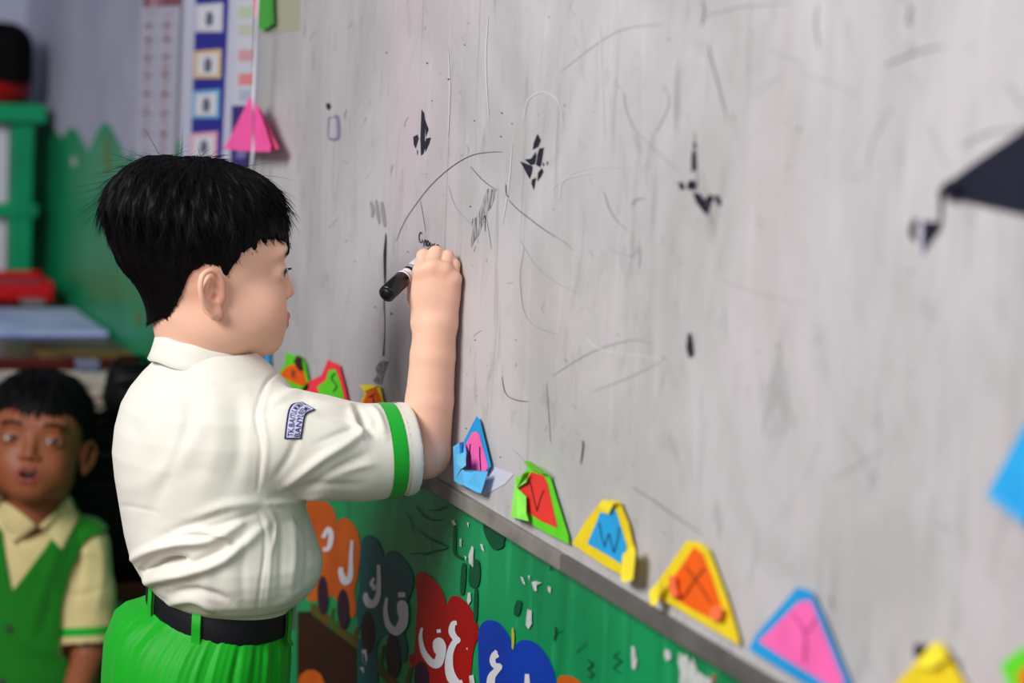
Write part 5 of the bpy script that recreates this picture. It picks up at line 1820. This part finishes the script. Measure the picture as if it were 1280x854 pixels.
sm.offset = -.2
bv2 = BVHTree.FromPolygons([Vector(v) for v in vV], [tuple(map(int, q)) for q in vQ])
for bx, by in ((13, 785), (4, 852)):
    p_ = on_cloth(bx, by, .0032, bv2)
    if p_ is not None:
        bm = bmesh.new()
        d_ = (Vector(CAM) - p_).normalized()
        rot_ = d_.to_track_quat('Z', 'Y').to_matrix().to_4x4()
        bmesh.ops.create_cone(bm, cap_ends=True, segments=24, radius1=.0068, radius2=.0060, depth=.003, matrix=Matrix.Translation(p_) @ rot_)
        me = bpy.data.meshes.new('vest_button')
        bm.to_mesh(me)
        bm.free()
        link('vest_button', me, mat('dark_green_button', srgb(16, 60, 24), .35), K2)
# collar of the seated boy: band and two lapels
bvS = BVHTree.FromPolygons([Vector(v) for v in q2W] + [Vector(v) for v in Va], [tuple(map(int, q)) for q in q2Q] + [tuple(int(i) + len(q2W) for i in q) for q in Qa])
nk = S_(46, 634, .02)
nk[1] = tc[1] - .004
rr = []
for ra, dz, tl in ((.0435, .0, -.012), (.0440, .014, -.012), (.0465, .018, -.013), (.0500, .010, -.014), (.055, -.012, -.018), (.054, -.014, -.018)):
    ring = collar_ring(nk, ra * 1.0, ra * 1.06, tl, tf2, trt2, dz)
    fc = np.cos(an)
    ring[:, 2] -= np.clip((fc - .2) / .8, 0, 1) * .024
    rr.append(ring)
loft_ring('collar', rr, M_shirt2, K2, seat.W)
for quad in ([(48, 656), (92, 614), (97, 646), (76, 688)], [(46, 656), (2, 616), (-8, 648), (19, 680)]):
    vs, fs = [], []
    n_ = 10
    last = None
    for i in range(n_ + 1):
        for j in range(n_ + 1):
            u, v = i / n_, j / n_
            p = (1 - u) * ((1 - v) * np.array(quad[0], float) + v * np.array(quad[3], float)) + u * ((1 - v) * np.array(quad[1], float) + v * np.array(quad[2], float))
            q = on_cloth(p[0], p[1], .0075, bvS)
            if q is None:
                q = last
            last = q
            vs.append(q)
    for i in range(n_):
        for j in range(n_):
            a_ = i * (n_ + 1) + j
            fs.append((a_, a_ + 1, a_ + n_ + 2, a_ + n_ + 1))
    lp = mesh('collar_lapel', vs, fs, M_shirt2, K2, True)
    sm = lp.modifiers.new('thickness', 'SOLIDIFY')
    sm.thickness = .0025
# shorts of the seated boy
f3 = Field((-.30, -.30, .0), (.30, .14, .20), .004)
f3.ell(cx(.105), (.105, .092, .072), .03)
for s in (-1, 1):
    hip = cx(.105) + trt2 * s * .055
    knee = cx(.115) + trt2 * s * .17 + tf2 * .145
    f3.cap(hip, knee, .068, .053, .03)
v3, k3 = f3.mesh()
np_mesh('shorts', seat.W(relax(v3, k3, 1)), k3, M_gr2, K2)

# ================================================================== table, rack and clutter at the far end
M_top = mat('dark_red_table_top', srgb(84, 22, 18), .35, noise=(9, srgb(56, 20, 14), .4, .65), coat=.2)
M_worn = mat('worn_ochre_edge', srgb(120, 92, 26), .5, noise=(18, srgb(84, 34, 16), .45, .6))
M_wood = mat('dark_table_wood', srgb(30, 20, 18), .6)
TX0, TX1, TY0, TY1, TZ = -4.84, -4.02, -.88, .002, .69
t = thing('table', 'dark red wooden table with worn ochre edge against the green wall', 'table', ((TX0 + TX1) / 2, (TY0 + TY1) / 2, 0))
box('table_top', (TX0, TY0, TZ - .022), (TX1, TY1, TZ), M_top, t, .003)
box('worn_edge', (TX1 - .085, -.165, TZ - .0004), (TX1 - .002, TY1 - .002, TZ + .0006), M_worn, t)
box('apron', (TX1 - .06, TY0 + .03, TZ - .10), (TX1 - .04, TY1 - .03, TZ - .022), M_wood, t)
for x_ in (TX0 + .03, TX1 - .07):
    for y_ in (TY0 + .03, TY1 - .07):
        box('leg', (x_, y_, 0), (x_ + .04, y_ + .04, TZ - .022), M_wood, t, .003)
t = thing('paper_pad', 'pale blue open exercise book lying on the dark red table', 'book', (-4.44, -.2, TZ))
box('page_block', (-4.605, -.42, TZ), (-4.275, .000, TZ + .008), mat('pale_blue_pages', srgb(176, 190, 226), .6, noise=(14, srgb(150, 166, 210), .45, .65)), t, .001)
box('cover', (-4.612, -.425, TZ + .0001), (-4.268, .001, TZ + .0014), mat('blue_cover', srgb(60, 80, 170), .5), t)
t = thing('dark_folder', 'black folder with a grey corner tag under the red tray', 'folder', (-4.78, -.25, TZ))
box('folder_body', (-4.79, -.55, TZ), (-4.60, -.05, TZ + .012), mat('black_folder_card', srgb(22, 18, 20), .4), t, .002)
box('corner_tag', (-4.66, -.095, TZ + .0121), (-4.61, -.055, TZ + .020), mat('grey_tag', srgb(120, 120, 122), .5), t)
M_rtray = mat('red_tray_plastic', srgb(190, 10, 18), .35, .4)
t = thing('red_tray', 'red plastic tray in front of the green rack on the table', 'tray', (-4.72, -.24, TZ + .012))
tb = [(-.45, -.045, .0)]
ty0, ty1, tx0, tx1, tz0, tz1 = -.46, -.028, -4.825, -4.665, TZ + .0125, TZ + .048
box('tray_base', (tx0, ty0, tz0), (tx1, ty1, tz0 + .004), M_rtray, t)
box('front_wall', (tx1 - .004, ty0, tz0), (tx1, ty1, tz1), M_rtray, t, .001)
box('rear_wall', (tx0, ty0, tz0), (tx0 + .004, ty1, tz1 + .006), M_rtray, t, .001)
box('side_wall', (tx0, ty0, tz0), (tx1, ty0 + .004, tz1), M_rtray, t, .001)
box('side_wall', (tx0, ty1 - .004, tz0), (tx1, ty1, tz1), M_rtray, t, .001)
box('paper_filling', (tx0 + .006, ty0 + .008, tz0 + .004), (tx1 - .006, ty1 - .008, tz1 - .008), mat('dusky_pink_paper', srgb(146, 70, 90), .7), t)

M_rack = mat('green_rack_paint', srgb(12, 150, 100), .4, noise=(8, srgb(8, 130, 90), .4, .65))
t = thing('green_rack', 'green painted wooden rack with pale back panel at the far left', 'shelf', (-4.98, -.35, 0))
RX = -4.90
box('top_board', (-5.14, -.74, 1.036), (RX + .02, -.012, 1.072), M_rack, t, .004)
for y0 in (-.078, -.72):
    box('front_post', (RX - .02, y0, 0), (RX, y0 + .045, 1.036), M_rack, t, .003)
    box('rear_post', (-5.13, y0, 0), (-5.11, y0 + .045, 1.036), M_rack, t, .003)
for z_ in (.845, .52, .20):
    box('shelf_board', (-5.13, -.72, z_), (RX + .004, -.022, z_ + .026), M_rack, t, .003)
box('back_panel', (RX - .035, -.675, .20), (RX - .025, -.080, 1.03), mat('pale_rack_panel', srgb(200, 200, 214), .5), t)
# bag on the rack
t = thing('black_bag', 'black rounded bag with a red base standing on top of the green rack', 'bag', (-5.0, -.14, 1.072))
bg = Field((-5.13, -.30, 1.06), (-4.88, -.02, 1.27), .004)
bg.fn(lambda x, y, z: np.sqrt(np.maximum(np.abs(x + 5.0) - .045, 0) ** 2 + np.maximum(np.abs(y + .145) - .065, 0) ** 2 + np.maximum(np.abs(z - 1.15) - .033, 0) ** 2) - .05, 0)
bg.fn(lambda x, y, z: z - 1.113 + 0 * x + 0 * y, 0, 'sub')
v_, k_ = bg.mesh()
np_mesh('bag_body', v_, k_, mat('black_nylon', srgb(4, 4, 6), .7, .1, bump=.3, bscale=300), t)
bg = Field((-5.13, -.30, 1.06), (-4.88, -.02, 1.13), .004)
bg.cap((-5.0, -.145, 1.092), (-5.0, -.144, 1.092), .02, k=0)
ang = np.linspace(0, 2 * math.pi, 49)[:-1]
rr = [np.stack([-5.0 + rx * np.cos(ang), -.145 + ry * np.sin(ang), np.full(48, z)], 1) for rx, ry, z in ((.06, .07, 1.0725), (.094, .108, 1.0725), (.100, .115, 1.08), (.1035, .1185, 1.112), (.100, .115, 1.116), (.07, .08, 1.116))]
loft_ring('red_base', rr, mat('red_bag_trim', srgb(150, 6, 8), .45), t, lambda V: V)
tube('carry_loop', [(-5.0, -.175, 1.225), (-5.0, -.165, 1.25), (-5.0, -.145, 1.256), (-5.0, -.125, 1.25), (-5.0, -.115, 1.225)], .005, MATS['black_nylon'], t)

# newspapers on a bench in front of the table
t = thing('bench', 'low dark bench under the newspapers behind the seated boy', 'bench', (-3.93, -.30, 0))
box('bench_top', (-4.005, -.62, .585), (-3.86, -.08, .605), M_wood, t, .003)
for y_ in (-.60, -.13):
    box('bench_leg', (-3.99, y_, 0), (-3.95, y_ + .03, .585), M_wood, t)
    box('bench_leg', (-3.895, y_, 0), (-3.868, y_ + .03, .585), M_wood, t)
t = thing('newspaper_stack', 'stack of creased cream newspapers behind the seated boy\'s head', 'newspapers', (-3.9, -.3, .605))
rgn = np.random.default_rng(2)
M_news = mat('newsprint', srgb(196, 186, 172), .8, noise=(30, srgb(160, 150, 140), .45, .7))
M_news2 = mat('pink_newsprint', srgb(206, 168, 172), .8, noise=(30, srgb(170, 150, 150), .45, .7))
zc = .606
for i in range(9):
    th_ = .0072
    dy = rgn.uniform(-.006, .010) + (i - 4) * .0022
    dx = rgn.uniform(-.008, .006)
    n_ = 10
    vs, fs = [], []
    for zz_ in (0, th_):
        for a_ in range(n_ + 1):
            for b_ in range(3):
                y_ = -.56 + (.525 - .009 * (8 - i) + dy) * a_ / n_
                x_ = -3.992 + (.130 + dx) * b_ / 2 + .003 * math.sin(a_ * 1.7 + i)
                vs.append((x_, y_, zc + zz_ + (.0012 * math.sin(a_ * .9 + i * 1.3) if zz_ else 0)))
    m0 = (n_ + 1) * 3
    for a_ in range(n_):
        for b_ in range(2):
            k = a_ * 3 + b_
            fs += [(m0 + k, m0 + k + 3, m0 + k + 4, m0 + k + 1), (k, k + 1, k + 4, k + 3)]
        for b_ in (0, 2):
            k = a_ * 3 + b_
            fs.append((k, k + 3, m0 + k + 3, m0 + k))
    for k0 in (0, n_ * 3):
        for b_ in range(2):
            fs.append((k0 + b_, m0 + k0 + b_, m0 + k0 + b_ + 1, k0 + b_ + 1))
    mesh('newspaper', vs, fs, M_news2 if i == 5 else M_news, t)
    zc += th_ + .0004
t = thing('small_box', 'tiny grey-blue box at the table edge above the newspapers', 'box', (-3.93, -.1, .69))
box('box_body', (-4.0, -.112, .6735), (-3.96, -.078, .688), mat('grey_blue_card', srgb(96, 100, 130), .5), t, .002)
box('box_lid', (-4.001, -.113, .688), (-3.959, -.077, .692), mat('grey_card_lid', srgb(120, 124, 150), .5), t, .001)

# black school bags on a dark red stool
M_bag = mat('black_bag_nylon', srgb(5, 5, 7), .6, .15, bump=.5, bscale=260)
t = thing('stool', 'dark red wooden stool carrying the black school bags', 'stool', (-3.78, -.1, 0))
box('seat', (-3.855, -.19, .33), (-3.765, -.012, .36), M_top, t, .004)
for x_ in (-3.850, -3.797):
    for y_ in (-.18, -.045):
        box('leg', (x_, y_, 0), (x_ + .028, y_ + .028, .33), M_top, t, .002)
for nm, lab, zb, hh, yy0, yy1 in (('school_bag', 'black school bag, lower of the two beside the standing boy\'s back', .361, .26, -.185, -.012), ('school_bag', 'black school bag with a shiny zip, upper of the two beside the newspapers', .626, .085, -.098, -.012)):
    t = thing(nm, lab, 'bag', (-3.72, (yy0 + yy1) / 2, zb), 'black school bags')
    bg = Field((-3.85, yy0 - .02, zb - .01), (-3.58, yy1 + .02, zb + hh + .03), .004)
    yc = (yy0 + yy1) / 2
    ry = (yy1 - yy0) / 2
    bx = lambda x, y, z, cx_, cy_, cz_, ex, ey, ez, r_: (np.sqrt(np.maximum(np.abs(x - cx_) - ex + r_, 0) ** 2 + np.maximum(np.abs(y - cy_) - ey + r_, 0) ** 2 + np.maximum(np.abs(z - cz_) - ez + r_, 0) ** 2) - r_)
    bg.fn(lambda x, y, z: bx(x, y, z, -3.815, yc, zb + hh / 2, .032, ry, hh / 2, .026) + .0025 * np.sin(z * 90 + y * 40), 0)
    bg.fn(lambda x, y, z: bx(x, y, z, -3.782, yc, zb + hh * .36, .020, ry * .8, hh * .3, .015), .008)
    v_, k_ = bg.mesh()
    np_mesh('bag_body', relax(v_, k_, 1), k_, M_bag, t)
    tube('zip', [(-3.785, yc - ry * .8, zb + hh * .72), (-3.781, yc - ry * .3, zb + hh * .80), (-3.781, yc + ry * .3, zb + hh * .80), (-3.785, yc + ry * .8, zb + hh * .72)], .0022, mat('dark_zip_metal', srgb(40, 42, 50), .4, .4), t)
    tube('handle', [(-3.815, yc - .03, zb + hh - .003), (-3.812, yc - .02, zb + hh + .010), (-3.812, yc + .02, zb + hh + .010), (-3.815, yc + .03, zb + hh - .003)], .004, M_bag, t)
